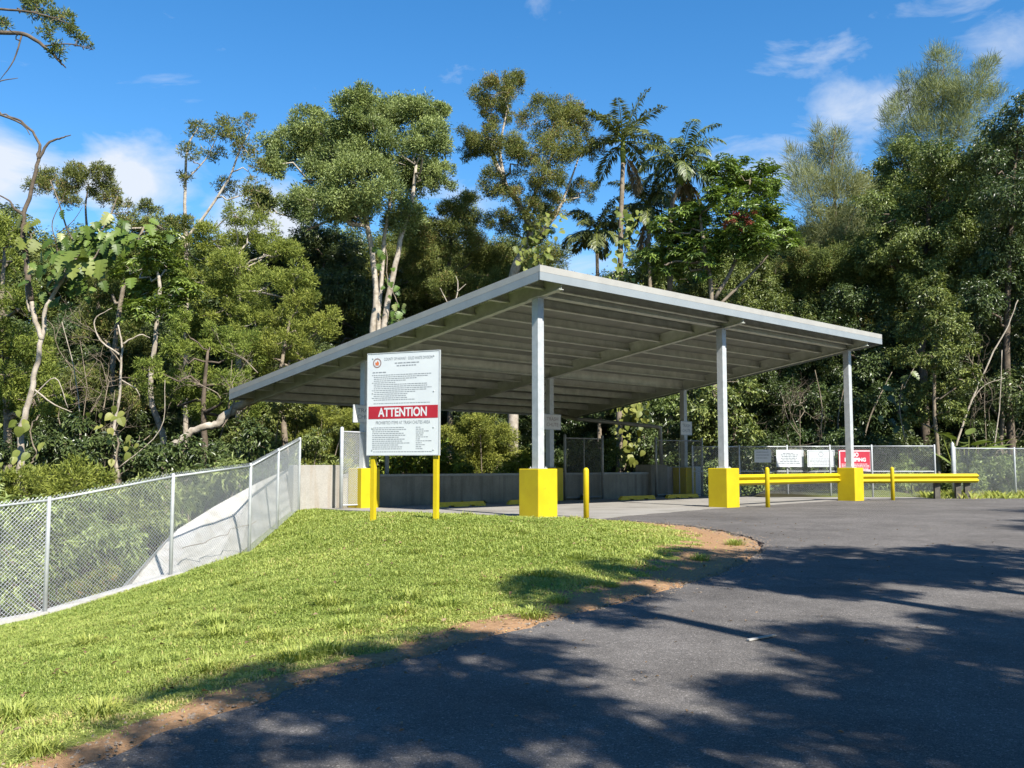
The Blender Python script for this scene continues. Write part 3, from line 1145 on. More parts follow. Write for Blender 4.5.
# ------------------------------------------------------------------ signs on the far fence
LINE = [(693, 36.4), (740, 36.2), (788, 36.0), (831, 35.6), (873, 35.3), (936, 35.0)]
specs = [(754.5, 771, 449.5, 462.5, "small blank looking white notice, first on the sign fence", WHITE, 0),
         (776.5, 803.5, 449.8, 467, "white notice with lines of print, second on the sign fence", WHITE, 1),
         (807.5, 834.5, 450, 467, "white notice with a round emblem above its print on the sign fence", WHITE, 2),
         (839, 871.5, 450, 471, "red no dumping sign on the fence behind the farthest front column", RED2, 3)]
for x0, x1, y0, y1, lb, m_, kind in specs:
    xc = (x0 + x1) / 2
    Yc = np.interp(xc, [a for a, _ in LINE], [b_ for _, b_ in LINE]) - 0.07
    a, b_ = pt(x0, y1, Yc + 0.04), pt(x1, y0, Yc - 0.04)
    q = (a + b_) / 2
    w_, h_ = np.hypot(b_[0] - a[0], b_[1] - a[1]), b_[2] - a[2]
    r_ = unit((b_ - a) * [1, 1, 0])
    n_v = np.array([r_[1], -r_[0], 0])
    root = thing("fence_sign", q, lb, "sign", "signs on the fence behind the guard rail")
    mb = MB()
    mb.obox(q, r_, n_v, UP, (w_ / 2, 0.006, h_ / 2))
    mb.build("panel", m_, root, bevel=0.003)
    mb = MB()
    rs = np.random.default_rng(int(x0))
    f = q + n_v * 0.0075
    if kind == 3:
        letter_part(root, WHITE, "NO", f + UP * h_ * .27, r_, UP, h_ * .26, width=w_ * .2, thick=0.008)
        letter_part(root, WHITE, "DUMPING", f + UP * h_ * .03, r_, UP, h_ * .24, width=w_ * .64, thick=0.008)
        for k in range(5):
            small_print(mb, f, r_, UP, -w_ * .42, w_ * .42, -h_ * (.17 + .065 * k), 0.02, rs, n_v)
        for s in (-1, 1):
            cs = f + r_ * s * (w_ / 2 - .035)
            mb.add([cs + r_ * e * .018 + UP * g_ * (h_ / 2 - .03) for e, g_ in ((-1, -1), (1, -1), (1, 1), (-1, 1))], [(0, 1, 2, 3)])
            cs = f + UP * s * (h_ / 2 - .035)
            mb.add([cs + UP * e * .018 + r_ * g_ * (w_ / 2 - .055) for e, g_ in ((-1, -1), (1, -1), (1, 1), (-1, 1))], [(3, 2, 1, 0)])
        mb.build("border_and_print", WHITE, root)
    else:
        nl = (3, 7, 5)[kind]
        for k in range(nl):
            yy = h_ * (0.3 - 0.68 * k / nl) if kind != 2 else h_ * (-.02 - .4 * k / nl)
            ww = w_ * rs.uniform(.25, .42)
            small_print(mb, f, r_, UP, -ww, ww, yy, (0.02, 0.03, 0.02)[kind], rs, n_v)
        if kind == 2:
            ring_into(mb, f + UP * h_ * .24, r_, UP, 0.07, 0.09)
            for s in (-1, 1):
                cs = f + r_ * s * (w_ / 2 - .04)
                mb.add([cs + r_ * e * .008 + UP * g_ * (h_ / 2 - .04) for e, g_ in ((-1, -1), (1, -1), (1, 1), (-1, 1))], [(0, 1, 2, 3)])
                cs = f + UP * s * (h_ / 2 - .04)
                mb.add([cs + UP * e * .008 + r_ * g_ * (w_ / 2 - .05) for e, g_ in ((-1, -1), (1, -1), (1, 1), (-1, 1))], [(3, 2, 1, 0)])
        mb.build("print", INK, root)["kind"] = "stuff"
# ------------------------------------------------------------------ foliage
G = 1.0
L_OLIVE = leafmat("olive_leaf", (0.05, 0.075, 0.018), (0.235, 0.265, 0.065), 0.25, 0.55, 0.3, (0.26, 0.19, 0.07))
L_GUM = leafmat("grey_green_leaf", (0.072, 0.106, 0.027), (0.330, 0.376, 0.125), 0.22, 0.5, 0.4)
L_FEATHER = leafmat("yellow_green_feathery_leaf", (0.085, 0.12, 0.018), (0.30, 0.335, 0.065), 0.28, 0.6, 0.25)
L_DARK = leafmat("dark_green_leaf", (0.026, 0.050, 0.013), (0.125, 0.165, 0.05), 0.2, 0.38, 0.5)  # own dark green, dimmed further to paint shadow depth into the back rows
L_MID = leafmat("mid_green_leaf", (0.045, 0.078, 0.016), (0.235, 0.28, 0.075), 0.24, 0.45, 0.45)
L_BRIGHT = leafmat("bright_green_leaf", (0.076, 0.123, 0.017), (0.317, 0.383, 0.059), 0.3, 0.42, 0.4)
L_LIME = leafmat("lime_green_vine_leaf", (0.090, 0.128, 0.019), (0.225, 0.247, 0.060), 0.3, 0.5, 0.3)
L_WISP = leafmat("grey_green_needles", (0.10, 0.12, 0.05), (0.31, 0.33, 0.155), 0.3, 0.7, 0.2)
L_PALM = leafmat("palm_leaf", (0.030, 0.051, 0.015), (0.185, 0.218, 0.073), 0.25, 0.45, 0.45, (0.30, 0.27, 0.13))
L_BUSH = leafmat("grey_green_bush_leaf", (0.060, 0.093, 0.024), (0.290, 0.356, 0.119), 0.25, 0.5, 0.3)
L_VINE = leafmat("vine_leaf", (0.035, 0.075, 0.012), (0.12, 0.18, 0.03), 0.25, 0.45, 0.35, (0.26, 0.28, 0.10))
L_WHORL = leafmat("umbrella_tree_leaf", (0.04, 0.075, 0.014), (0.26, 0.33, 0.06), 0.28, 0.4, 0.45)
L_RED = leafmat("red_flower_spike", (0.20, 0.03, 0.02), (0.30, 0.08, 0.05), 0.2)
L_DRY = leafmat("dry_brown_leaf", (0.12, 0.08, 0.04), (0.25, 0.17, 0.09), 0.2)

# len, width, LAI, puff radius factor, flatness, droop, material
STY = {
    "olive": (0.105, 0.034, 5.0, 0.30, 0.9, 0.0, L_OLIVE),
    "gum": (0.12, 0.047, 5.6, 0.29, 0.95, 0.1, L_GUM),
    "feather": (0.115, 0.032, 5.0, 0.30, 0.85, 0.15, L_FEATHER),
    "dark": (0.15, 0.07, 4.4, 0.33, 0.8, 0.15, L_DARK),
    "mid": (0.13, 0.065, 4.6, 0.30, 0.8, 0.1, L_MID),
    "bright": (0.21, 0.10, 4.2, 0.30, 0.75, 0.1, L_BRIGHT),
    "bush": (0.15, 0.06, 4.5, 0.36, 0.8, 0.0, L_BUSH),
    "wisp": (0.46, 0.021, 3.6, 0.45, 1.2, 0.5, L_WISP),
    "whorl": (0.22, 0.09, 5.6, 0.33, 0.8, 0.2, L_WHORL),
    "pale": (0.19, 0.10, 3.6, 0.32, 0.7, 0.15, L_MID),
    "tuft": (0.075, 0.026, 3.4, 0.32, 0.7, 0.1, L_OLIVE),
    "thin": (0.13, 0.04, 1.9, 0.30, 0.5, 0.1, L_OLIVE),
}


def rand_dir(n, r):
    v = r.normal(size=(n, 3))
    return v / np.linalg.norm(v, axis=1)[:, None]


def leaf_quads(P, Nn, Ax, ln, wd, tint, fold=0.25):
    """rhombic leaves folded along the midrib"""
    Ax = Ax - Nn * (Ax * Nn).sum(1)[:, None]
    Ax /= np.linalg.norm(Ax, axis=1)[:, None] + 1e-9
    Sd = np.cross(Nn, Ax)
    ln, wd = ln[:, None], wd[:, None]
    base = P
    tip = P + Ax * ln - Nn * ln * 0.12
    m = P + Ax * ln * 0.45
    l = m + Sd * wd / 2 + Nn * wd * fold
    r = m - Sd * wd / 2 + Nn * wd * fold
    V = np.stack([base, r, tip, l], 1).reshape(-1, 3)
    k = np.arange(len(P))[:, None] * 4 + np.arange(4)[None]
    return V, k, np.repeat(tint, 4)


def clump_leaves(mb, c, rad, style, r, dens=1.0, squash=0.85):
    """one clump of foliage: puffs of leaves spread through its volume"""
    ln, wd, lai, pf, flat, droop, _ = STY[style]
    c = np.asarray(c, float)
    area = math.pi * rad * rad
    n = int(lai * dens * area / (0.5 * ln * wd))
    n = min(n, 18000)
    npuff = max(8, int(34 * dens))
    D = rand_dir(npuff, r)
    D[:, 2] = D[:, 2] * 0.9 + 0.1
    rr = rad * (0.35 + 0.65 * r.random(npuff) ** 0.5)
    an_ = r.uniform(.72, 1.3, 3)
    C = c + D * rr[:, None] * np.array([1, 1, squash]) * an_ + r.normal(0, rad * .12, (npuff, 3))
    pr = rad * pf * r.uniform(0.4, 1.35, npuff)
    w = pr ** 2.2
    who = r.choice(npuff, n, p=w / w.sum())
    d = rand_dir(n, r)
    stray = np.where(r.random(n) < .2, r.uniform(1, 1.75, n), 1.0)
    q = C[who] + d * (pr[who] * r.random(n) ** 0.45 * stray)[:, None] * np.array([1, 1, flat])
    out = q - c
    out /= np.linalg.norm(out, axis=1)[:, None] + 1e-9
    if style == "wisp":
        Ax = out * 0.6 + np.array([0, 0, 0.75]) + r.normal(0, 0.3, (n, 3)) + d * 0.35
        Nn = rand_dir(n, r)
    else:
        Nn = out * 0.5 + d * 0.45 + np.array([0, 0, 0.65]) + r.normal(0, 0.5, (n, 3))
        Ax = out + d + r.normal(0, 0.7, (n, 3)) + np.array([0, 0, -droop])
    if style in ("feather", "olive", "gum", "tuft", "thin"):
        Ax = d * 0.9 + out * 0.6 + np.array([0, 0, 0.55]) + r.normal(0, 0.45, (n, 3))
        Nn = rand_dir(n, r) + np.array([0, -0.25, 0.45])
    Nn /= np.linalg.norm(Nn, axis=1)[:, None]
    if style == "whorl":
        # leaflets spread like the ribs of an umbrella
        k = n // 8
        hub = q[:k]
        an = (np.arange(8) / 8 * 2 * np.pi)[None] + r.random((k, 1)) * 6
        up = np.stack([r.normal(0, .35, k), r.normal(0, .35, k), np.ones(k)], 1) + out[:k] * .5
        up /= np.linalg.norm(up, axis=1)[:, None]
        s = np.cross(up, np.array([0.3, 0.9, 0.1]))
        s /= np.linalg.norm(s, axis=1)[:, None]
        t = np.cross(up, s)
        Ax = (np.cos(an)[..., None] * s[:, None] + np.sin(an)[..., None] * t[:, None] - 0.3 * up[:, None]).reshape(-1, 3)
        q = np.repeat(hub, 8, 0) + Ax * 0.04
        Nn = np.repeat(up, 8, 0)
        tint = np.repeat(np.clip(r.normal(.45, .22, k), 0, 1), 8)
    else:
        tp = np.clip(r.normal(0.45, 0.16, npuff), 0, 1)
        tint = np.clip(tp[who] + r.normal(0, 0.24, len(q)), 0, 1)
    L = ln * r.uniform(0.55, 1.5, len(q))
    W = wd * r.uniform(0.7, 1.2, len(q))
    V, k, t = leaf_quads(q, Nn, Ax, L, W, tint)
    mb.addq(V, k, t)
    return C


def wobble(a, b, r, n=6, amp=0.08):
    a, b = np.asarray(a, float), np.asarray(b, float)
    L = np.linalg.norm(b - a)
    t = np.linspace(0, 1, n)[:, None]
    P = a * (1 - t) + b * t
    off = r.normal(0, amp * L, (n, 3))
    off[0] = off[-1] = 0
    P = P + off * np.sin(t * np.pi)
    P[:, 2] += (np.sin(t[:, 0] * np.pi) * -0.06 * L)
    return P


def smooth_path(P, k=4):
    P = np.asarray(P, float)
    if len(P) < 3:
        t = np.linspace(0, 1, 6)[:, None]
        return P[0] * (1 - t) + P[-1] * t
    out = []
    Q = np.vstack([2 * P[0] - P[1], P, 2 * P[-1] - P[-2]])
    for i in range(1, len(Q) - 2):
        for s in np.arange(k) / k:
            p0, p1, p2, p3 = Q[i - 1:i + 3]
            out.append(0.5 * (2 * p1 + (p2 - p0) * s + (2 * p0 - 5 * p1 + 4 * p2 - p3) * s * s + (3 * p1 - p0 - 3 * p2 + p3) * s ** 3))
    out.append(P[-1])
    return np.array(out)


def crown_and_trunk(clumps, trunks, style, r, dens=1.0, limb_r=0.05, twigs=4, styles=None, squash=0.85, limbs=True):
    """clumps: (x,y,z,r) in metres; trunks: list of (points, r0, r1). Returns two mesh builders."""
    cr, tr = MB(), MB()
    tp = []
    for P, r0, r1 in trunks:
        Q = smooth_path(P)
        if len(Q) > 4:
            Q[1:-1] += r.normal(0, r0 * 0.09, (len(Q) - 2, 3))
        rad = np.linspace(1, 0, len(Q)) ** 0.8 * (r0 - r1) + r1
        tr.tube(Q, rad, 8)
        tp.append(np.c_[Q, rad])
    tp = np.concatenate(tp)
    for i, (x, y, z, rad) in enumerate(clumps):
        c = np.array([x, y, z])
        st = styles[i] if styles else style
        C = clump_leaves(cr, c, rad, st, r, dens, squash)
        if limbs:
            d = tp[:, :3] - c
            dist = np.linalg.norm(d, axis=1) + np.maximum(d[:, 2] + 0.4 * rad, 0) * 2.5
            j = int(np.argmin(dist))
            a = tp[j, :3]
            q = wobble(a, c, r, 7)
            r0 = min(tp[j, 3] * 0.75, limb_r * 1.5)
            tr.tube(q, np.linspace(r0, limb_r * 0.35, 7), 6)
        for t_ in C[:twigs]:
            q = wobble(c, t_, r, 4)
            tr.tube(q, np.linspace(limb_r * 0.4, 0.008, 4), 4)
    tr.smooth = True
    return cr, tr


def key_tree(label, Y, clumps, trunks, style, bark, seed, dens=1.0, depth=None, limb_r=0.05, name="tree", cat="tree", group=None,
             styles=None, squash=0.85, twigs=4, base=None, limbs=True):
    """a tree drawn from the photograph: clumps (px, py, pr) and trunk paths in pixels, set at distance Y and given real depth"""
    r = np.random.default_rng(seed)
    xsP = [c[0] for c in clumps]
    half = (max(xsP) - min(xsP)) / 2 / FPX * Y if clumps else 1
    half = half if depth is None else depth
    cl = []
    for c in clumps:
        dy = c[3] if len(c) > 3 else r.uniform(-1, 1) * half * 0.75
        p = pt(c[0], c[1], Y)
        # keep its place in the picture roughly, but spread it in depth
        p = pt(c[0], c[1], Y + dy)
        cl.append((p[0], p[1], p[2], c[2] / FPX * (Y + dy)))
    tr = []
    for P, r0, r1 in trunks:
        Q = [pt(p[0], p[1], Y + (p[2] if len(p) > 2 else 0)) for p in P]
        if len(P[0]) <= 2 or P[0][1] > 250:
            b0 = Q[0].copy()
            gz = float(H(b0[0], b0[1])[0])
            if b0[2] > gz + 0.3 and P is trunks[0][0] or b0[2] < gz + 3.0:
                b0[2] = gz - 0.2
                Q = [b0] + Q if Q[0][2] > gz + 0.5 else [b0] + Q[1:]
        tr.append((np.array(Q), r0, r1))
    b0 = tr[0][0][0] if tr else np.array([cl[0][0], Y, 0])
    loc = [b0[0], b0[1], float(H(b0[0], b0[1])[0])] if base is None else base
    cr, tk = crown_and_trunk(cl, tr, style, r, dens, limb_r, twigs, styles, squash, limbs)
    root = thing(name, loc, label, cat, group)
    if tk.n:
        tk.build("trunk", bark, root)
    if cr.n:
        o = cr.build("crown", STY[style][6], root)
    return root


# ---- the tall trees on the skyline
key_tree("tall rounded grey green tree with forked pale trunks rising behind the low roof edge", 42,
         [(265, 200, 17), (290, 150, 25), (318, 200, 28), (325, 150, 32), (350, 120, 27), (340, 172, 34), (380, 112, 25), (375, 150, 36), (412, 116, 27),
          (430, 140, 24), (420, 175, 28), (402, 212, 24), (438, 112, 13), (437, 178, 15), (300, 208, 20), (350, 212, 22), (366, 186, 32), (310, 125, 20), (272, 165, 15), (358, 100, 15)],
         [([(374, 400), (373, 330), (376, 300), (372, 250), (362, 205), (350, 175)], .18, .07), ([(386, 400), (384, 330), (390, 290), (401, 240), (412, 200), (416, 165)], .16, .06),
          ([(379, 400), (378, 330), (382, 270), (386, 225), (396, 180)], .13, .05)], "gum", BARK_P, 1, 1.25, 3.6, 0.08)
key_tree("tall olive brown tree with an S shaped white trunk standing above the roof peak", 45,
         [(490, 94, 22), (484, 138, 24), (510, 84, 16), (520, 150, 22), (545, 120, 25), (577, 118, 22), (560, 150, 24), (545, 176, 20), (500, 180, 20), (470, 150, 14),
          (586, 148, 14), (522, 206, 20), (552, 206, 18), (582, 192, 14), (505, 226, 17), (498, 110, 16), (536, 232, 16)],
         [([(513, 300), (518, 262), (530, 240), (526, 215), (506, 186), (491, 150), (483, 122)], .26, .05), ([(526, 215), (541, 180), (560, 140)], .1, .04),
          ([(506, 186), (500, 150), (507, 110)], .09, .03), ([(530, 240), (556, 215), (578, 160)], .1, .03)], "olive", BARK_P, 2, 0.85, 3.0, 0.06)
key_tree("broad olive green conifer like tree between the two tall trees", 48,
         [(420, 240, 20), (450, 238, 27), (470, 214, 22), (482, 255, 24), (440, 275, 25), (410, 282, 22), (470, 292, 22), (500, 282, 20), (395, 262, 18), (452, 210, 12), (520, 290, 22)],
         [([(450, 420), (448, 300), (452, 220)], .2, .05)], "olive", BARK_M, 3, 1.1, 2.5)
key_tree("dark broadleaf tree in the gap left of the forked pale trunks", 47,
         [(285, 262, 26), (310, 240, 22), (335, 250, 28), (340, 285, 28), (305, 290, 28), (280, 300, 24), (330, 320, 26), (360, 300, 24), (300, 330, 26), (352, 262, 22), (405, 310, 22), (380, 330, 26)],
         [([(320, 420), (318, 320), (325, 260)], .22, .06)], "dark", BARK_D, 4, 1.2, 3.0)
key_tree("yellow green feathery tree, the tallest dome left of the low roof corner", 37,
         [(215, 240, 22), (250, 232, 23), (277, 250, 20), (235, 268, 26), (265, 288, 26), (200, 282, 22), (225, 310, 26), (300, 275, 18), (255, 322, 26), (190, 255, 16), (282, 318, 20),
          (235, 215, 14), (292, 250, 12), (205, 330, 20)],
         [([(240, 440), (238, 330), (240, 250)], .2, .05), ([(248, 385), (250, 355), (252, 335)], .12, .09)], "feather", BARK_P, 5, 0.62, 2.6)
key_tree("yellow green feathery tree leaning over the low corner of the roof", 34.5,
         [(300, 300, 18), (318, 332, 17), (290, 342, 22), (262, 345, 20), (306, 360, 18), (270, 368, 20), (280, 318, 16), (330, 318, 12)],
         [([(285, 450), (280, 380), (290, 320)], .14, .04)], "feather", BARK_M, 6, 0.62, 1.8)
key_tree("yellow green feathery tree with layered boughs standing behind the pale fallen limb", 33,
         [(240, 352, 22), (212, 345, 20), (196, 378, 22), (230, 392, 20), (172, 352, 18), (168, 395, 20), (150, 372, 16), (205, 410, 18), (250, 405, 14), (240, 380, 16), (180, 325, 14)],
         [([(205, 460), (204, 400), (208, 350)], .14, .04)], "feather", BARK_D, 7, 0.62, 1.8)
key_tree("dark broad leaved tree with whorled leaves and one orange flower beside the dead trunk", 35,
         [(150, 255, 20), (170, 270, 20), (185, 290, 18), (150, 290, 20), (130, 270, 16), (165, 240, 14), (175, 310, 16), (140, 312, 16)],
         [([(165, 450), (150, 390), (160, 300), (155, 260)], .14, .04)], "whorl", BARK_P, 8, 0.9, 1.8, name="tree")
key_tree("brownish olive thicket tree behind the dead trunk and its big leaved vine", 38,
         [(140, 235, 18), (120, 250, 16), (160, 225, 14), (150, 208, 10), (100, 290, 22), (95, 330, 24), (125, 340, 24), (110, 375, 24), (140, 400, 20), (85, 385, 22), (120, 420, 20), (180, 225, 12)],
         [([(118, 460), (112, 380), (125, 280), (145, 225)], .16, .04)], "olive", BARK_M, 9, 0.9, 2.4)
key_tree("flat topped thin olive tree against the cloud at left", 40,
         [(58, 180, 18), (88, 184, 18), (112, 196, 15), (98, 172, 13), (38, 186, 11), (76, 172, 12), (125, 212, 11), (70, 200, 12)],
         [([(105, 460), (100, 330), (92, 260), (86, 215), (88, 185)], .12, .02), ([(92, 262), (70, 235), (58, 200), (50, 180)], .05, .015), ([(90, 250), (108, 220), (118, 195)], .05, .015)],
         "olive", BARK_M, 10, 0.75, 2.0, 0.03)
key_tree("sparse wispy tree with a thin pale pole trunk poking above the feathery dome", 39,
         [(200, 132, 15), (226, 128, 16), (246, 150, 14), (188, 152, 11), (254, 190, 13), (226, 188, 13), (236, 138, 13), (262, 210, 11), (212, 152, 12), (260, 165, 10), (184, 178, 8), (245, 122, 10)],
         [([(186, 440), (186, 260), (185, 205), (187, 150), (198, 128)], .12, .02), ([(187, 238), (205, 215), (228, 180), (240, 150), (250, 130)], .07, .015), ([(187, 240), (172, 232), (150, 228), (120, 229)], .07, .03),
          ([(186, 180), (205, 160), (218, 135)], .04, .012)], "thin", BARK_P, 11, 1.0, 1.2, 0.03)
key_tree("leafy olive tree at the left edge behind the dead trunk", 31,
         [(10, 232, 18), (5, 262, 18), (20, 340, 24), (5, 375, 24), (28, 372, 24), (35, 402, 22), (5, 415, 22), (-15, 330, 26), (45, 350, 16), (-20, 250, 24), (15, 300, 20), (-12, 290, 20), (55, 395, 16)],
         [([(8, 460), (6, 380), (2, 300), (4, 250)], .16, .04)], "feather", BARK_M, 12, 0.65, 1.8)
# tree outside the frame whose bough hangs in the top left corner
key_tree("overhanging bough with small leaf tufts in the top left corner of the sky", 20,
         [(40, 10, 16), (62, 18, 13), (80, 38, 8), (58, 50, 10), (4, 24, 8), (30, 2, 12), (70, 28, 8), (50, 32, 9), (90, 46, 4), (-60, 20, 30), (-90, 70, 30), (-70, -30, 34)],
         [([(-130, 500), (-125, 300), (-110, 120), (-90, 50)], .2, .08), ([(-110, 120), (-60, 45), (-10, 34), (22, 34), (44, 46), (60, 62), (66, 68)], .07, .008), ([(-60, 45), (-20, 12), (10, 10), (40, 14), (70, 24)], .04, .008),
          ([(-90, 100), (-40, 100), (-6, 112), (22, 124), (30, 135)], .04, .006), ([(-50, 104), (-20, 95), (-2, 82), (18, 78)], .025, .006), ([(44, 46), (70, 44), (94, 50)], .02, .005), ([(22, 34), (14, 60), (0, 80)], .02, .005)],
         "tuft", BARK_D, 13, 0.8, 0.9, 0.02, squash=0.7)

# ---- right of the palms
umb = key_tree("umbrella leaved tree with a red flower spike right of the palms", 42,
         [(770, 180, 17), (755, 195, 16), (728, 192, 17), (718, 232, 18), (752, 228, 18), (690, 215, 14), (680, 245, 18), (745, 174, 19), (722, 170, 17), (700, 215, 17), (690, 240, 24), (740, 215, 19), (768, 212, 17), (785, 225, 11), (735, 245, 22), (702, 262, 22), (760, 240, 17), (665, 228, 16), (675, 265, 20),
          (715, 195, 14), (785, 240, 12), (650, 255, 16)],
         [([(715, 420), (712, 300), (705, 250), (700, 215)], .14, .05), ([(714, 300), (735, 262), (745, 220), (750, 180)], .09, .03), ([(714, 310), (755, 270), (780, 240)], .07, .03)], "whorl", BARK_M, 14, 1.05, 2.4)
r = np.random.default_rng(140)
for sx_, sy_ in ((729, 221), (737, 224), (745, 220), (724, 228), (741, 230)):
    mb = MB()
    c0 = pt(sx_, sy_, 40.4)
    P = smooth_path(np.array([c0, c0 + np.array([.1, -.25, .22]), c0 + np.array([.3, -.55, .18])]), 5)
    mb.tube(P, np.linspace(.03, .012, len(P)), 5)
    k_ = 160
    q = P[r.integers(0, len(P), k_)] + r.normal(0, .045, (k_, 3))
    V, kk, t = leaf_quads(q, rand_dir(k_, r), rand_dir(k_, r), r.uniform(.06, .12, k_), r.uniform(.03, .06, k_), r.random(k_))
    mb.addq(V, kk, t)
    mb.build("flower_spike", L_RED, umb)
key_tree("feathery grey green casuarina with a dark leaning trunk above the far roof slope", 52,
         [(830, 150, 15), (822, 175, 20), (840, 185, 20), (808, 200, 18), (850, 215, 20), (828, 215, 22), (815, 240, 18), (845, 245, 18), (800, 175, 12), (860, 190, 12), (795, 160, 9), (838, 138, 7), (818, 132, 6), (866, 240, 14)],
         [([(815, 420), (822, 300), (832, 260), (836, 220), (832, 170), (836, 130)], .16, .02), ([(832, 255), (850, 220), (862, 185)], .05, .012), ([(832, 240), (812, 200), (798, 160)], .05, .012)],
         "wisp", BARK_D, 15, 1.0, 2.0, 0.025, squash=1.5)
key_tree("tall wispy casuarina topping the right hand trees", 56,
         [(945, 75, 16), (925, 95, 18), (965, 95, 18), (905, 120, 18), (940, 118, 24), (980, 80, 12), (990, 65, 7), (910, 90, 10), (960, 130, 20), (895, 145, 16), (925, 145, 20), (985, 110, 14), (938, 60, 8), (996, 90, 6), (900, 100, 7)],
         [([(930, 430), (935, 260), (940, 160), (944, 65)], .22, .02), ([(938, 170), (962, 120), (988, 68)], .07, .012), ([(938, 180), (915, 130), (905, 92)], .06, .012)],
         "wisp", BARK_D, 16, 1.1, 2.6, 0.03, squash=1.5)
key_tree("large leafy tree filling the upper right, its crown the highest of the dark trees", 46,
         [(900, 165, 26), (935, 160, 28), (912, 200, 32), (948, 192, 32), (930, 238, 32), (892, 240, 27), (960, 228, 30), (960, 268, 30), (900, 282, 28), (872, 205, 16), (925, 275, 28), (870, 262, 18), (975, 160, 16)],
         [([(925, 440), (922, 330), (926, 250), (930, 180)], .26, .07), ([(924, 330), (900, 270), (895, 220)], .12, .05), ([(925, 310), (955, 260), (960, 200)], .12, .05)], "mid", BARK_D, 17, 1.0, 3.6)
key_tree("dark glossy leaved tree cut by the right edge of the view", 43,
         [(1010, 130, 24), (1018, 165, 26), (990, 160, 18), (1005, 200, 30), (980, 215, 26), (1015, 245, 32), (985, 255, 28), (1000, 290, 30), (1030, 300, 32), (1020, 105, 14), (975, 300, 24), (1040, 200, 34), (1050, 140, 30)],
         [([(1012, 450), (1006, 350), (1010, 250), (1015, 160)], .22, .06)], "dark", BARK_D, 18, 1.05, 3.0)
key_tree("bright leafy small tree standing against the dark trees behind the overgrown fence", 40,
         [(930, 298, 20), (912, 328, 17), (946, 325, 20), (934, 358, 18), (960, 345, 15), (905, 355, 13), (928, 392, 17), (950, 410, 16), (965, 380, 13), (918, 415, 14), (942, 300, 12)],
         [([(938, 450), (934, 400), (936, 330), (932, 300)], .1, .03)], "mid", BARK_M, 19, 1.25, 1.6)
key_tree("dark tall thicket tree behind the farthest front column", 47,
         [(850, 300, 24), (870, 325, 26), (838, 335, 24), (880, 360, 26), (850, 372, 26), (860, 405, 26), (890, 400, 24), (905, 425, 22), (830, 385, 22), (822, 420, 24), (840, 440, 22), (880, 435, 24), (800, 400, 22)],
         [([(862, 470), (858, 380), (862, 310)], .2, .05)], "dark", BARK_D, 20, 0.8, 2.6)
key_tree("dark leafy tree crowding the right edge behind the overgrown fence", 44,
         [(985, 335, 26), (1015, 345, 28), (1000, 375, 26), (1022, 390, 26), (985, 400, 22), (1010, 425, 24), (1040, 350, 30), (980, 432, 18), (1035, 430, 26)],
         [([(1000, 470), (1002, 400), (1000, 340)], .16, .04)], "dark", BARK_M, 21, 0.75, 2.4)
key_tree("olive green bushy tree directly above the far end of the roof", 49,
         [(800, 262, 22), (830, 268, 24), (860, 270, 20), (790, 290, 22), (820, 298, 24), (850, 296, 20), (775, 275, 16), (845, 248, 14), (870, 245, 14), (880, 290, 18)],
         [([(825, 440), (822, 340), (826, 275)], .18, .05)], "olive", BARK_M, 22, 1.2, 2.4)
key_tree("mid green tree rising over the middle of the roof behind the umbrella tree", 48,
         [(720, 285, 22), (750, 278, 22), (690, 290, 20), (735, 305, 22), (765, 302, 22), (660, 280, 18), (705, 310, 20), (790, 315, 22), (640, 285, 14), (760, 325, 22), (800, 335, 20)],
         [([(735, 440), (732, 350), (730, 290)], .18, .05)], "mid", BARK_D, 23, 1.1, 2.4)
key_tree("pale leafed tree between the far rear column and the sign fence", 42,
         [(700, 415, 17), (720, 400, 18), (706, 440, 15), (735, 420, 15), (715, 425, 17), (745, 392, 14), (690, 430, 12), (748, 435, 12), (730, 380, 14), (760, 360, 16), (735, 355, 14)],
         [([(718, 470), (716, 430), (722, 385)], .1, .03)], "pale", BARK_M, 24, 1.1, 1.4)

# ---- palms


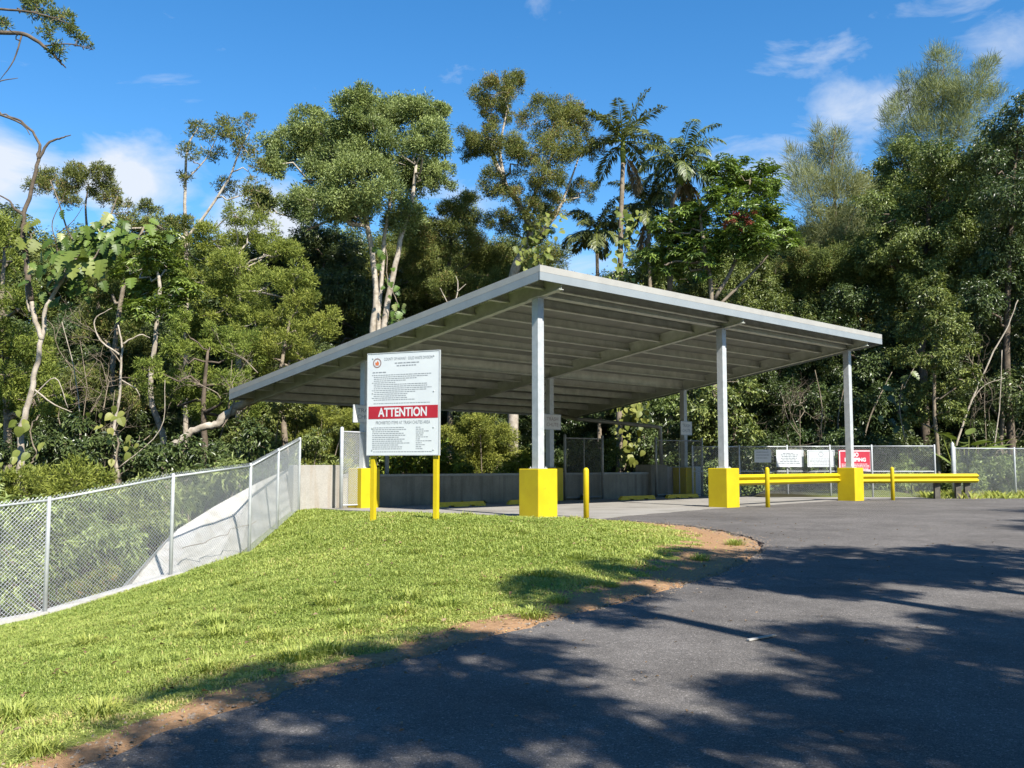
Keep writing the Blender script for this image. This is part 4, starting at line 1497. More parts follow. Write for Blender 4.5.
def frond(mb, mbs, base, out, up_a, L, r, nl=70, droop=1.0):
    """one feather leaf: arching rib with hanging leaflets"""
    n = 14
    P = [np.asarray(base, float)]
    d = unit(out * math.cos(up_a) + UP * math.sin(up_a))
    for i in range(n):
        d = unit(d + np.array([0, 0, -0.085 * droop * (0.4 + i / n)]))
        P.append(P[-1] + d * L / n)
    P = np.array(P)
    mbs.tube(P, np.linspace(0.035, 0.006, n + 1), 5)
    tq = np.linspace(0.1, 0.99, nl)
    idx_ = tq * n
    i0 = np.minimum(idx_.astype(int), n - 1)
    fr = (idx_ - i0)[:, None]
    Q = P[i0] * (1 - fr) + P[i0 + 1] * fr
    Tn = P[i0 + 1] - P[i0]
    Tn /= np.linalg.norm(Tn, axis=1)[:, None]
    side = np.cross(Tn, UP)
    side /= np.linalg.norm(side, axis=1)[:, None] + 1e-9
    nrm = np.cross(side, Tn)
    ll = r.uniform(.7, 1.15, nl) * 0.5 * np.sin(np.clip(tq * 1.05, 0.12, 1) * np.pi * 0.86 + 0.25) + 0.12
    for s in (-1, 1):
        Ax = side * s * 0.85 + Tn * 0.55 + nrm * 0.15 + np.array([0, 0, -0.3 * droop]) + r.normal(0, .22, (nl, 3))
        Ax /= np.linalg.norm(Ax, axis=1)[:, None]
        N_ = nrm + side * s * -0.35 + r.normal(0, .15, (nl, 3))
        N_ /= np.linalg.norm(N_, axis=1)[:, None]
        m = Q + Ax * ll[:, None] * .55
        tip = Q + Ax * ll[:, None] + np.array([0, 0, -.16]) * ll[:, None] * droop
        sd = np.cross(N_, Ax) * 0.038
        V = np.stack([Q, m - sd, tip, m + sd], 1).reshape(-1, 3)
        k = np.arange(nl)[:, None] * 4 + np.arange(4)[None]
        mb.addq(V, k, np.repeat(np.clip(r.normal(.45, .2, nl), 0, .86), 4))


def palm(label, Y, path, L, nf, seed, dead=2, tr=0.13, droop=1.0):
    r = np.random.default_rng(seed)
    Q = np.array([pt(x, y, Y) for x, y in path])
    g0 = Q[0].copy()
    g0[2] = float(H(g0[0], g0[1])[0]) - .2
    Q = np.vstack([g0, Q])
    root = thing("palm_tree", [g0[0], g0[1], g0[2] + .2], label, "palm", "palms on the skyline")
    P = smooth_path(Q, 6)
    mb = MB()
    rad = np.linspace(tr * 1.15, tr * .8, len(P)) * (1 + 0.04 * np.cos(np.arange(len(P)) * 2.1))
    mb.tube(P, rad, 10)
    mb.smooth = True
    mb.build("trunk", BARK_M, root)
    top = P[-1]
    cs = MB()
    cs.tube([top - UP * .1, top + UP * .4, top + UP * .9, top + UP * 1.25], [tr * .85, tr * 1.15, tr * .85, .05], 10)
    cs.smooth = True
    cs.build("crownshaft", L_BRIGHT, root)
    mb, ms = MB(), MB()
    for i in range(nf):
        an = i * 2.399963 + r.normal(0, .2)
        ua = 1.25 - 1.55 * (i / nf) + r.normal(0, .1)
        o = np.array([math.cos(an), math.sin(an), 0])
        frond(mb, ms, top + UP * (1.15 - .25 * i / nf) + o * .05, o, ua, L * r.uniform(.85, 1.1), r, droop=droop * r.uniform(.8, 1.3))
    mb.build("fronds", L_PALM, root)
    ms.smooth = True
    ms.build("frond_ribs", L_FEATHER, root)
    if dead:
        mb, ms = MB(), MB()
        for i in range(dead):
            an = r.uniform(0, 6.28)
            o = np.array([math.cos(an), math.sin(an), 0])
            frond(mb, ms, top + UP * .3 + o * tr, o, -.6, L * .75, r, droop=2.2)
        mb.build("dead_fronds", L_DRY, root)
        ms.build("dead_frond_ribs", BARK_M, root)
    return root


palm("tallest palm with a ringed grey trunk, lime vine climbing its foot", 45, [(619, 380), (620, 285), (621, 220), (623, 161)], 2.6, 15, 31, 1)
palm("second palm with drooping pale fronds right of the tallest palm", 46, [(670, 380), (670, 270), (671, 210), (681, 184)], 2.7, 20, 33, 2, droop=1.7)
palm("small shaded palm left of the tallest palm low in the sky gap", 47, [(599, 380), (598, 300), (597, 252)], 2.0, 16, 35, 0, 0.1, 1.5)
palm("palm half hidden between the tallest palm and the umbrella tree", 48, [(650, 380), (650, 290), (648, 225)], 2.4, 18, 37, 1, 0.11, 1.5)

# ---- climbing vines with big leaves


def big_leaf(mb, p, nrm, ax, L, W, tint, r, lobes=False):
    nrm, ax = unit(nrm), np.asarray(ax, float)
    ax = unit(ax - nrm * np.dot(ax, nrm))
    sd = np.cross(nrm, ax)
    if lobes:
        pr = [(0, 0), (-.06, .2), (.06, .45), (.2, .5), (.22, .2), (.3, .48), (.42, .5), (.44, .2), (.54, .42), (.64, .42), (.66, .16), (.76, .3), (.84, .26), (.88, .1), (1, 0)]
    else:
        pr = [(0, 0), (-.1, .22), (.02, .42), (.22, .5), (.45, .46), (.68, .32), (.86, .15), (1, 0)]
    up_ = [p + ax * a * L + nrm * (-.18 * L * a * a) for a, _ in pr]
    lf = [p + ax * a * L + sd * b * W + nrm * (.1 * W * b - .18 * L * a * a) for a, b in pr]
    rt_ = [p + ax * a * L - sd * b * W + nrm * (.1 * W * b - .18 * L * a * a) for a, b in pr]
    n = len(pr)
    vs = up_ + lf[1:-1] + rt_[1:-1]
    fs = []
    Lx = [0] + [n + i for i in range(n - 2)] + [n - 1]
    Rx = [0] + [2 * n - 2 + i for i in range(n - 2)] + [n - 1]
    for i in range(n - 1):
        f = [i, Lx[i], Lx[i + 1], i + 1]
        f = [q for j, q in enumerate(f) if q not in f[:j]]
        fs.append(f[::-1])
        f = [i, i + 1, Rx[i + 1], Rx[i]]
        f = [q for j, q in enumerate(f) if q not in f[:j]]
        fs.append(f[::-1])
    mb.add(vs, fs, tint)


def vine(label, Y, path, n, L, seed, spread=0.5, lobes=False, matl=None, tilt=0.5, rs=0.02):
    r = np.random.default_rng(seed)
    Q = smooth_path(np.array([pt(x, y, Y) for x, y in path]), 5)
    root = thing("climbing_vine", Q[0], label, "vine")
    st = MB()
    st.tube(Q + r.normal(0, .03, Q.shape), rs, 5)
    st.build("stem", BARK_M, root)
    mb = MB()
    for i in range(n):
        q = Q[r.integers(len(Q))] + np.array([r.normal(0, spread), r.normal(-.15, spread * .6), r.normal(0, spread * .5)])
        nr = np.array([r.normal(0, .55), -1 + r.normal(0, .35), tilt + r.normal(0, .4)])
        ax = np.array([r.normal(0, .6), r.normal(-.2, .3), -1])
        s = L * r.uniform(.55, 1.2)
        big_leaf(mb, q, nr, ax, s, s * r.uniform(.75, .95), np.clip(r.normal(.5, .25), 0, 1), r, lobes)
    mb.build("leaves", matl or L_LIME, root)
    return root


vine("lime green big leaved vine climbing behind the middle bay gate", 41, [(625, 470), (626, 450), (628, 430), (632, 408), (630, 402)], 110, .27, 41, .36)
vine("lime vine wrapped round the foot of the tallest palm", 44.3, [(618, 285), (622, 270), (624, 250), (628, 225), (630, 212)], 80, .30, 42, .28)
vine("big leaved vine massed where the S shaped white trunk forks", 44, [(532, 262), (535, 250), (542, 232), (546, 215)], 110, .32, 43, .45, True)
vine("split leaved vine hanging in a large mass from the dead trunk", 26, [(62, 285), (78, 262), (90, 245), (104, 232), (118, 240)], 190, .33, 44, .5, True, L_VINE, .7)
vine("few pale split leaves lit on the face of the big vine mass", 25.2, [(70, 262), (82, 250), (70, 275), (100, 250)], 8, .52, 45, .25, True)
vine("two bright yellow leaves of a vine high on the dead trunk", 26, [(30, 245), (32, 232), (36, 220)], 7, .45, 46, .18, True)
vine("young vine with heart shaped leaves on a thin bent stem left of the fallen limb", 24, [(116, 475), (118, 440), (112, 425), (118, 405)], 18, .2, 47, .25)
vine("vine with bright leaves at the foot of the dead trunk", 25.5, [(24, 470), (35, 455), (30, 430), (38, 415)], 22, .24, 48, .3)
vine("pale big leaves hanging beside the forked trunks", 41.3, [(392, 325), (396, 300), (388, 285), (386, 250)], 24, .30, 49, .3, True, L_VINE)
vine("dark split leaved vine on the trees right of the far column", 42, [(905, 430), (898, 405), (905, 380)], 22, .42, 50, .4, True, L_DARK)


def limb(label, Y, paths, bark, seed, name="dead_tree", cat="dead tree"):
    r = np.random.default_rng(seed)
    mb = MB()
    for P, r0, r1 in paths:
        Q = smooth_path(np.array([pt(p[0], p[1], Y + (p[2] if len(p) > 2 else 0)) for p in P]), 5)
        Q[1:-1] += r.normal(0, r0 * .2, (len(Q) - 2, 3))
        mb.tube(Q, np.linspace(r0, r1, len(Q)), 8)
    mb.smooth = True
    b0 = pt(paths[0][0][0][0], paths[0][0][0][1], Y)
    return tag(mb.build(name, bark, None, b0), label, cat)


def silhouette_top_trunk():  # dark bark on the top paints in its silhouette against the sky
    r = np.random.default_rng(61)
    b0 = pt(19, 478, 26)
    root = thing("dead_tree", b0, "tall dead trunk with forked top darkened as a silhouette and pale peeling lower stem at far left", "dead tree")
    for nm, bk, paths in (
        ("lower_trunk", BARK_P, [([(17, 500), (20, 455), (23, 425), (33, 385), (40, 345), (47, 306), (62, 280), (70, 262)], .10, .04), ([(42, 340), (35, 318), (31, 300)], .07, .06),
                                 ([(30, 400), (55, 378), (68, 408)], .02, .01), ([(30, 312), (26, 290), (29, 262)], .035, .015), ([(35, 390), (55, 405), (72, 412)], .025, .01)]),
        ("forked_top", BARK_D, [([(31, 301), (27, 270), (23, 230), (24, 214), (36, 172), (39, 146), (25, 124), (8, 116), (-6, 108)], .085, .012), ([(38, 160), (50, 142), (62, 138), (71, 135)], .045, .012),
                                ([(24, 215), (14, 208), (8, 200), (-10, 190)], .04, .012), ([(52, 300), (58, 255), (52, 225), (60, 205), (66, 190)], .02, .006), ([(56, 235), (72, 222), (84, 205)], .015, .005)])):
        mb = MB()
        for P, r0, r1 in paths:
            Q = smooth_path(np.array([pt(p[0], p[1], 26) for p in P]), 5)
            Q[1:-1] += r.normal(0, r0 * .2, (len(Q) - 2, 3))
            mb.tube(Q, np.linspace(r0, r1, len(Q)), 8)
        mb.smooth = True
        mb.build(nm, bk, root)


silhouette_top_trunk()
limb("thick pale fallen limb running in under the low corner of the roof", 31,
     [([(172, 446), (186, 436), (201, 428), (215, 425), (229, 413), (243, 404), (262, 397)], .11, .14), ([(229, 413), (236, 398), (246, 388)], .03, .01)], BARK_P, 62, "fallen_limb", "fallen branch")
limb("thin bare stems with bent grey twigs between the dead trunk and the fallen limb", 29,
     [([(118, 478), (113, 440), (119, 395), (122, 350), (118, 325)], .06, .02), ([(120, 355), (100, 340), (95, 320), (112, 308)], .03, .01), ([(121, 345), (140, 335), (150, 338)], .03, .01),
      ([(78, 470), (80, 420), (74, 370), (62, 322)], .02, .01), ([(121, 380), (135, 388), (140, 396)], .025, .01), ([(116, 470), (160, 430), (165, 380)], .02, .008)], BARK_P, 63)
limb("bare pale forked stick poking above the roof left of its peak", 43.5,
     [([(446, 330), (452, 312), (458, 290), (456, 276)], .05, .012), ([(452, 312), (444, 296), (440, 288)], .03, .01), ([(457, 292), (466, 284)], .025, .008)], BARK_P, 64)
limb("leaning grey stems in the dark thicket at the right edge", 41.5,
     [([(955, 450), (968, 410), (990, 360), (1008, 325), (1018, 300)], .05, .02), ([(994, 450), (1000, 400), (1002, 350)], .03, .015), ([(905, 440), (900, 400), (918, 360)], .03, .012),
      ([(972, 400), (985, 385), (1005, 378)], .02, .01)], BARK_P, 65)
limb("bare crossing stems in the dark thicket behind the far column", 44.5,
     [([(862, 470), (866, 430), (880, 395), (892, 372)], .05, .015), ([(842, 470), (838, 420), (846, 380)], .04, .015), ([(816, 460), (822, 410), (815, 370)], .04, .015)], BARK_M, 66)



def twiggy(label, x, y, Y, h, seed, bark, n0=5):
    r = np.random.default_rng(seed)
    b0 = pt(x, y, Y)
    b0[2] = float(H(b0[0], b0[1])[0])
    top = pt(x, y, Y)[2]
    mb = MB()

    def grow(p, d, L, rad, k):
        q = [p]
        for _ in range(5):
            d = unit(d + r.normal(0, .22, 3) + np.array([0, 0, .05]))
            q.append(q[-1] + d * L / 5)
        mb.tube(np.array(q), np.linspace(rad, rad * .45, 6), 5, False)
        if k:
            for _ in range(r.integers(2, 5)):
                j = r.integers(2, 6)
                grow(q[j], unit(d + r.normal(0, .75, 3)), L * r.uniform(.45, .8), rad * .55, k - 1)

    for _ in range(n0):
        grow(b0 + np.array([r.normal(0, .5), r.normal(0, .4), (top - b0[2]) * r.uniform(.2, 1)]), unit(np.array([r.normal(0, .5), r.normal(0, .4), 1])), h * r.uniform(.5, 1.0), .02, 3)
    mb.tube(wobble(b0 - UP * .2, b0 + UP * (top - b0[2]), r, 7, .05), np.linspace(.04, .008, 7), 6)
    mb.smooth = True
    tag(mb.build("bare_shrub", bark, None, b0), label, "bare shrub")


twiggy("tangle of bare grey twigs between the dead trunk and the feathery trees", 115, 390, 33, 2.0, 501, BARK_M, 5)
twiggy("tangle of bare brown twigs below the split leaved vine", 80, 340, 32, 2.0, 502, BARK_M, 4)
twiggy("tangle of fine bare twigs just above the low corner of the roof", 232, 360, 31.5, 1.5, 503, BARK_M, 4)
twiggy("tangle of bare twigs deep in the shade behind the farthest column", 800, 410, 43, 2.4, 504, BARK_M, 4)
twiggy("tangle of bare twigs in the shade at the right edge", 985, 380, 42, 2.5, 505, BARK_M, 4)

# ---- banana like clump at right
r = np.random.default_rng(71)
bn = pt(965, 450, 39.5)
bn[2] = float(H(bn[0], bn[1])[0])
root = thing("ginger_clump", bn, "clump of long arching pale green leaves behind the corner fence post", "plant")
mb, ms = MB(), MB()
for i in range(17):
    an = r.uniform(0, 6.28)
    o = np.array([math.cos(an), math.sin(an) * .8, 0])
    b0 = bn + o * .25
    h = r.uniform(1.2, 2.6)
    t0 = b0 + UP * h + o * h * .25
    ms.tube([b0, (b0 + t0) / 2 - o * .05, t0], [.03, .02, .012], 5)
    big_leaf(mb, t0, UP * 1.0 - o * .4 + r.normal(0, .2, 3), o * 1.0 + UP * .25, r.uniform(.9, 1.5), .38, np.clip(r.normal(.5, .2), 0, 1), r)
ms.build("stems", L_BRIGHT, root)
mb.build("leaves", L_MID, root)

# ------------------------------------------------------------------ bushes


def bush(label, Y, clumps, style, seed, dens=1.0, depth=.9, group=None, squash=.9):
    r = np.random.default_rng(seed)
    cl = []
    for c in clumps:
        p = pt(c[0], c[1], Y + r.uniform(-depth, depth))
        cl.append((p[0], p[1], p[2], c[2] / FPX * Y))
    cx = np.mean([c[0] for c in cl])
    cy = np.mean([c[1] for c in cl])
    gz = float(H(cx, cy)[0])
    trs = [(np.array([[cx + r.normal(0, .15), cy, gz - .1], [c[0] * .5 + cx * .5, c[1] * .5 + cy * .5, (c[2] + gz) / 2], [c[0], c[1], c[2]]]), .035, .012) for c in cl]
    cr, tk = crown_and_trunk(cl, trs, style, r, dens, .025, 3, None, squash, False)
    root = thing("bush", [cx, cy, gz], label, "bush", group)
    cr.build("foliage", STY[style][6], root)
    tk.build("stems", BARK_M, root)
    return root


bush("yellow green bush behind the notice board's left post and the near gate", 41, [(322, 415, 17), (300, 440, 18), (330, 445, 17), (310, 465, 18), (345, 420, 14), (285, 420, 14), (340, 475, 16)], "feather", 81)
bush("leafy dark bush beside the sunlit end wall", 37, [(305, 450, 13), (325, 462, 12), (290, 466, 14), (275, 445, 14), (318, 440, 12)], "mid", 82)
bush("bright long leaved bush showing under the attention board", 39, [(385, 465, 15), (405, 460, 14), (425, 466, 15), (440, 455, 14), (395, 450, 12), (460, 470, 14)], "bright", 83, 1.2)
bush("yellow green bush in the middle of the view under the roof", 42, [(472, 440, 20), (492, 455, 18), (465, 465, 18), (505, 440, 16), (480, 425, 15), (520, 462, 15), (450, 438, 14)], "feather", 84)
bush("sunlit bush just left of the nearest front column", 40, [(520, 470, 13), (505, 476, 12), (535, 458, 13), (550, 470, 13)], "bright", 85)
bush("small leaved bush seen through the middle bay gate", 40.5, [(585, 452, 16), (600, 462, 15), (572, 466, 14), (590, 475, 14), (610, 450, 12)], "mid", 86)
bush("dark bush behind the concrete pier", 43, [(650, 445, 18), (668, 430, 16), (675, 460, 16), (655, 470, 14), (640, 420, 14)], "dark", 87)
bush("leafy bright green bush high behind the downpipe", 44, [(672, 405, 16), (655, 395, 14), (690, 392, 15), (668, 385, 12), (700, 375, 14), (640, 398, 10)], "mid", 88, 1.1)
bush("grey green bush against the sign fence left end", 39.2, [(705, 482, 13), (722, 486, 12), (740, 488, 11), (760, 490, 10), (715, 470, 10)], "bush", 89)
bush("dusty low bush behind the red sign", 39.5, [(900, 480, 13), (915, 484, 12), (885, 488, 11), (930, 482, 11), (905, 466, 9)], "bush", 90)
bush("weedy bush behind the overgrown fence, nearest the corner post", 38.5, [(965, 478, 14), (982, 472, 15), (958, 490, 12), (975, 490, 12), (970, 462, 10)], "bush", 91)
bush("weedy bush behind the overgrown fence at the right edge", 39.5, [(1005, 478, 16), (1022, 470, 17), (1010, 490, 13), (1035, 482, 16), (1000, 464, 11)], "bush", 92)
for i, (x, Y, lb) in enumerate(((700, 43, "dark undergrowth bush behind the left end of the sign fence"), (752, 44, "dark undergrowth bush behind the small blank notice"), (800, 45, "dark undergrowth bush behind the white print notice"),
                                (850, 43, "dark undergrowth bush behind the red sign's top"), (905, 45, "dark undergrowth bush right of the red sign"), (955, 46, "dark undergrowth bush behind the corner post"),
                                (1000, 44, "dark undergrowth bush behind the overgrown fence"), (1040, 46, "dark undergrowth bush at the right edge"))):
    bush(lb, Y, [(x - 22, 470, 22), (x + 20, 466, 22), (x, 448, 22), (x - 14, 486, 20), (x + 16, 488, 20), (x + 30, 450, 18)], "dark", 400 + i, .8, 1.2, "undergrowth bushes behind the far fences")
# gully side
bush("grey green bush filling the gully behind the near fence panels", 20.5, [(20, 545, 34), (60, 560, 30), (100, 545, 32), (45, 520, 26), (85, 515, 26), (10, 585, 30), (120, 575, 24), (-15, 520, 34), (70, 590, 22)], "bush", 93, 1.0, 1.2)
bush("grey green bush behind the fence above the concrete wing wall", 25.5, [(150, 505, 24), (185, 490, 22), (215, 482, 20), (170, 520, 22), (140, 530, 24), (235, 474, 16), (120, 505, 24), (200, 500, 18)], "bush", 94, 1.0, 1.0)
bush("yellow green feathery bush topping the fence at the left edge", 23.5, [(20, 488, 20), (50, 484, 19), (78, 480, 18), (100, 484, 16), (0, 498, 22), (-25, 490, 22), (65, 498, 18)], "feather", 95, 1.0, 1.0)
bush("reddish dry bush low in the gully beside the wing wall", 19, [(95, 590, 18), (110, 580, 14), (80, 598, 16)], "thin", 96, 1.8, .5)
bush("dark leafy bush behind the fence below the fallen limb", 29, [(180, 455, 18), (205, 462, 16), (160, 462, 18), (225, 450, 16), (240, 462, 14), (138, 458, 18), (255, 440, 15)], "dark", 97)
bush("dark leafy bush beneath the low corner of the roof", 33.5, [(262, 420, 16), (250, 435, 16), (280, 405, 14), (270, 450, 16), (235, 430, 14), (300, 415, 14)], "mid", 98)
bush("shaded bush at the foot of the dead trunk", 28, [(60, 445, 18), (85, 455, 18), (40, 460, 18), (105, 445, 16), (10, 450, 18), (75, 425, 14)], "dark", 99)

# ------------------------------------------------------------------ trees making up the depth of the forest
PROTO = {}


def proto(kind, seed, h, w, style, bark, n, dens=1.0):
    r = np.random.default_rng(seed)
    cl = []
    for i in range(n):
        f = (i + .5) / n
        z = h * (0.22 + 0.74 * f)
        rw = w * (1 - 0.55 * abs(f - .45) * 1.6) * r.uniform(.3, 1)
        a = i * 2.4 + r.normal(0, .4)
        cl.append((math.cos(a) * rw, math.sin(a) * rw, z, w * r.uniform(.34, .5)))
    tr = [(np.array([[0, 0, -.4], [r.normal(0, .15), r.normal(0, .15), h * .4], [r.normal(0, .3), r.normal(0, .3), h * .85]]), .2, .05)]
    cr, tk = crown_and_trunk(cl, tr, style, r, dens, .06, 3)
    PROTO[kind] = (tk.mesh("trunk"), cr.mesh("crown"))
    PROTO[kind][0].materials.append(bark)
    PROTO[kind][1].materials.append(STY[style][6])


proto("dark", 201, 13, 3.4, "dark", BARK_D, 22, .9)
proto("mid", 202, 12, 3.2, "mid", BARK_M, 20, .9)
proto("olive", 203, 12, 3.2, "olive", BARK_M, 20, .85)
proto("feather", 204, 10, 3.0, "feather", BARK_M, 18, .85)


def stand(kind, px, Y, top_y, label, wid=1.0, group=None):
    """a further tree of the wood, its top at picture row top_y"""
    p = pt(px, top_y, Y)
    g0 = float(H(p[0], p[1])[0])
    hh = {"dark": 13.2, "mid": 12.2, "olive": 12.2, "feather": 10.4}[kind]
    s = (p[2] - g0) / hh
    root = thing("tree", (p[0], p[1], g0), label, "tree", group or "trees of the wood behind")
    root.rotation_euler = (0, 0, (px * 0.37) % 6.28)
    root.scale = (s * wid, s * wid, s)
    for nm, me in zip(("trunk", "crown"), PROTO[kind]):
        o = bpy.data.objects.new(nm, me)
        COL.objects.link(o)
        o.parent = root
    return root


BACK = [
    ("dark", -20, 48, 215, "dark tree of the back row at the left edge"),
    ("mid", 45, 52, 235, "back row tree behind the dead trunk"),
    ("olive", 105, 50, 240, "back row tree behind the split leaved vine"),
    ("dark", 165, 53, 235, "back row tree behind the whorled leaved tree"),
    ("dark", 225, 50, 235, "back row tree behind the tallest feathery dome"),
    ("dark", 285, 54, 262, "back row tree in the sky gap left of the rounded grey green tree"),
    ("mid", 345, 56, 240, "back row tree under the rounded grey green crown"),
    ("olive", 405, 54, 235, "back row tree right of the forked pale trunks"),
    ("dark", 465, 58, 235, "back row tree between the two tall skyline trees"),
    ("olive", 520, 54, 245, "back row tree under the olive brown crown"),
    ("dark", 572, 56, 285, "back row tree low behind the small shaded palm"),
    ("dark", 640, 56, 262, "back row tree behind the foot of the tallest palm"),
    ("mid", 690, 54, 235, "back row tree behind the umbrella leaved tree"),
    ("dark", 745, 57, 232, "back row tree right of the umbrella leaved tree"),
    ("olive", 800, 58, 232, "back row tree left of the leaning casuarina trunk"),
    ("dark", 858, 58, 215, "back row tree between the two casuarinas"),
    ("mid", 905, 60, 175, "back row tree under the tall casuarina"),
    ("dark", 965, 58, 150, "back row tree behind the large leafy tree"),
    ("dark", 1035, 56, 140, "back row tree at the right edge"),
    ("dark", -130, 46, 200, "back row tree beyond the left edge of the view"),
    ("mid", -240, 44, 190, "back row tree further beyond the left edge of the view"),
    ("dark", -90, 36, 300, "low dark tree beyond the left edge of the view"),
    ("dark", 1130, 52, 150, "back row tree beyond the right edge of the view"),
    ("mid", 1220, 48, 160, "back row tree further beyond the right edge of the view"),
    ("dark", 1090, 45, 290, "low dark tree beyond the right edge of the view"),
    ("dark", 30, 40, 330, "low dark tree behind the left edge feathery tree"),
    ("dark", 90, 42, 310, "low dark tree behind the thin bare stems"),
    ("dark", 150, 41, 330, "low dark tree behind the fallen limb's foot"),
    ("dark", 290, 43, 330, "low dark tree just beyond the low roof corner"),
    ("dark", 400, 50, 345, "low dark tree seen beneath the roof left of the notice board"),
    ("dark", 490, 49, 350, "low dark tree seen beneath the roof near the front column"),
    ("dark", 560, 49, 360, "low dark tree seen beneath the roof behind the middle board"),
    ("dark", 625, 48, 350, "low dark tree seen beneath the roof behind the lime vine"),
    ("dark", 700, 50, 320, "low dark tree behind the pale leafed tree"),
    ("dark", 765, 49, 330, "low dark tree between the middle and far front columns"),
    ("dark", 815, 51, 330, "low dark tree left of the far front column"),
    ("dark", 905, 50, 320, "low dark tree behind the bright small tree"),
    ("dark", 960, 50, 315, "low dark tree behind the leaning grey stems"),
]
for k_, px, Y, ty, lb in BACK:
    stand(k_, px, Y, ty, lb, 1.25 if Y < 52 else 1.15)

# trees beside and behind the viewer; their shadows lie on the road
def spread_tree(label, x, y, zc, rad, n, seed, dens, style="mid", flat=.8):
    r = np.random.default_rng(seed)
    g0 = float(zroad(y))
    cl = []
    for i in range(n):
        a = i * 2.4 + r.normal(0, .4)
        q = rad * math.sqrt((i + .5) / n)
        cl.append((x + math.cos(a) * q, y + math.sin(a) * q, zc + r.normal(0, flat * .6), r.uniform(.45, .8)))
    tr = [(np.array([[x, y, g0 - .3], [x + .1, y - .1, zc * .5], [x, y, zc]]), .2, .08)]
    cr, tk = crown_and_trunk(cl, tr, style, r, dens, .05, 3)
    root = thing("tree", (x, y, g0), label, "tree", "trees casting the road shadows")
    tk.build("trunk", BARK_M, root)
    cr.build("crown", STY[style][6], root)


def under(sx, sy, z):
    """where a crown at height z stands whose shadow falls at sx, sy"""
    k = z * 1.035
    return sx + .54 * k, sy - .842 * k


for sx, sy, z, rad, n, dens, lb in (
        (4.3, 12.3, 8.0, 2.2, 17, .75, "roadside tree out of view at right, its shadow across the middle of the bend"),
        (7.6, 12.6, 8.0, 2.4, 18, .8, "roadside tree out of view further right, shading the right of the bend"),
        (2.7, 11.8, 8.3, 1.0, 6, .8, "slender tree out of view, its shadow across the tip of the lawn"),
        (0.9, 9.9, 8.5, .7, 4, .7, "slender tree out of view, its shadow reaching the lawn edge"),
        (3.4, 5.5, 8.5, 1.8, 17, 1.1, "tree behind the viewer shading the near right of the road"),
        (4.6, 6.6, 8.5, 1.9, 18, 1.1, "tree behind the viewer at far right shading the road's right side"),
        (1.5, 3.6, 8.0, 1.7, 9, .6, "tree behind the viewer shading the road at the viewer's feet"),
        (-0.4, 5.6, 8.0, 1.3, 8, .5, "tree behind the viewer with gaps in its crown shading the near road"),
        (-0.3, 7.0, 8.0, 0.9, 5, .7, "small tree behind the viewer shading the near lawn edge")):
    x, y = under(sx, sy, z)
    spread_tree(lb, x, y, z, rad, n, int(sx * 10 + 100), dens)

for px, py, k_, h, lb in ((19, 7, "dark", 14, "unseen tall tree added at right beyond the roadside trees to block skylight"), (17, 0, "mid", 13, "unseen tall tree added at right level with the viewer to block skylight"), (11, -9, "dark", 14, "unseen tall tree added behind the viewer to the right to block skylight"),
                          (3, -13, "mid", 13, "unseen tall tree added well behind the viewer to block skylight"), (-6, -12, "dark", 13, "unseen tall tree added behind the viewer to the left to block skylight"), (24, 14, "dark", 14, "unseen tall tree added at far right by the road to block skylight"), (-16, -4, "mid", 12, "unseen tree added at left beyond the gully fence to block skylight")):
    hh = {"dark": 13.2, "mid": 12.2}[k_]  # unseen trees added to cut the skylight filling the road shadows
    root = thing("tree", (px, py, float(H(px, py)[0])), lb, "tree", "unseen trees added around the viewer to block skylight")
    root.scale = (h / hh * 1.2, h / hh * 1.2, h / hh)
    root.rotation_euler = (0, 0, px * .7)
    for nm, me in zip(("trunk", "crown"), PROTO[k_]):
        o = bpy.data.objects.new(nm, me)
        COL.objects.link(o)
        o.parent = root
# ------------------------------------------------------------------ grass
r = np.random.default_rng(301)


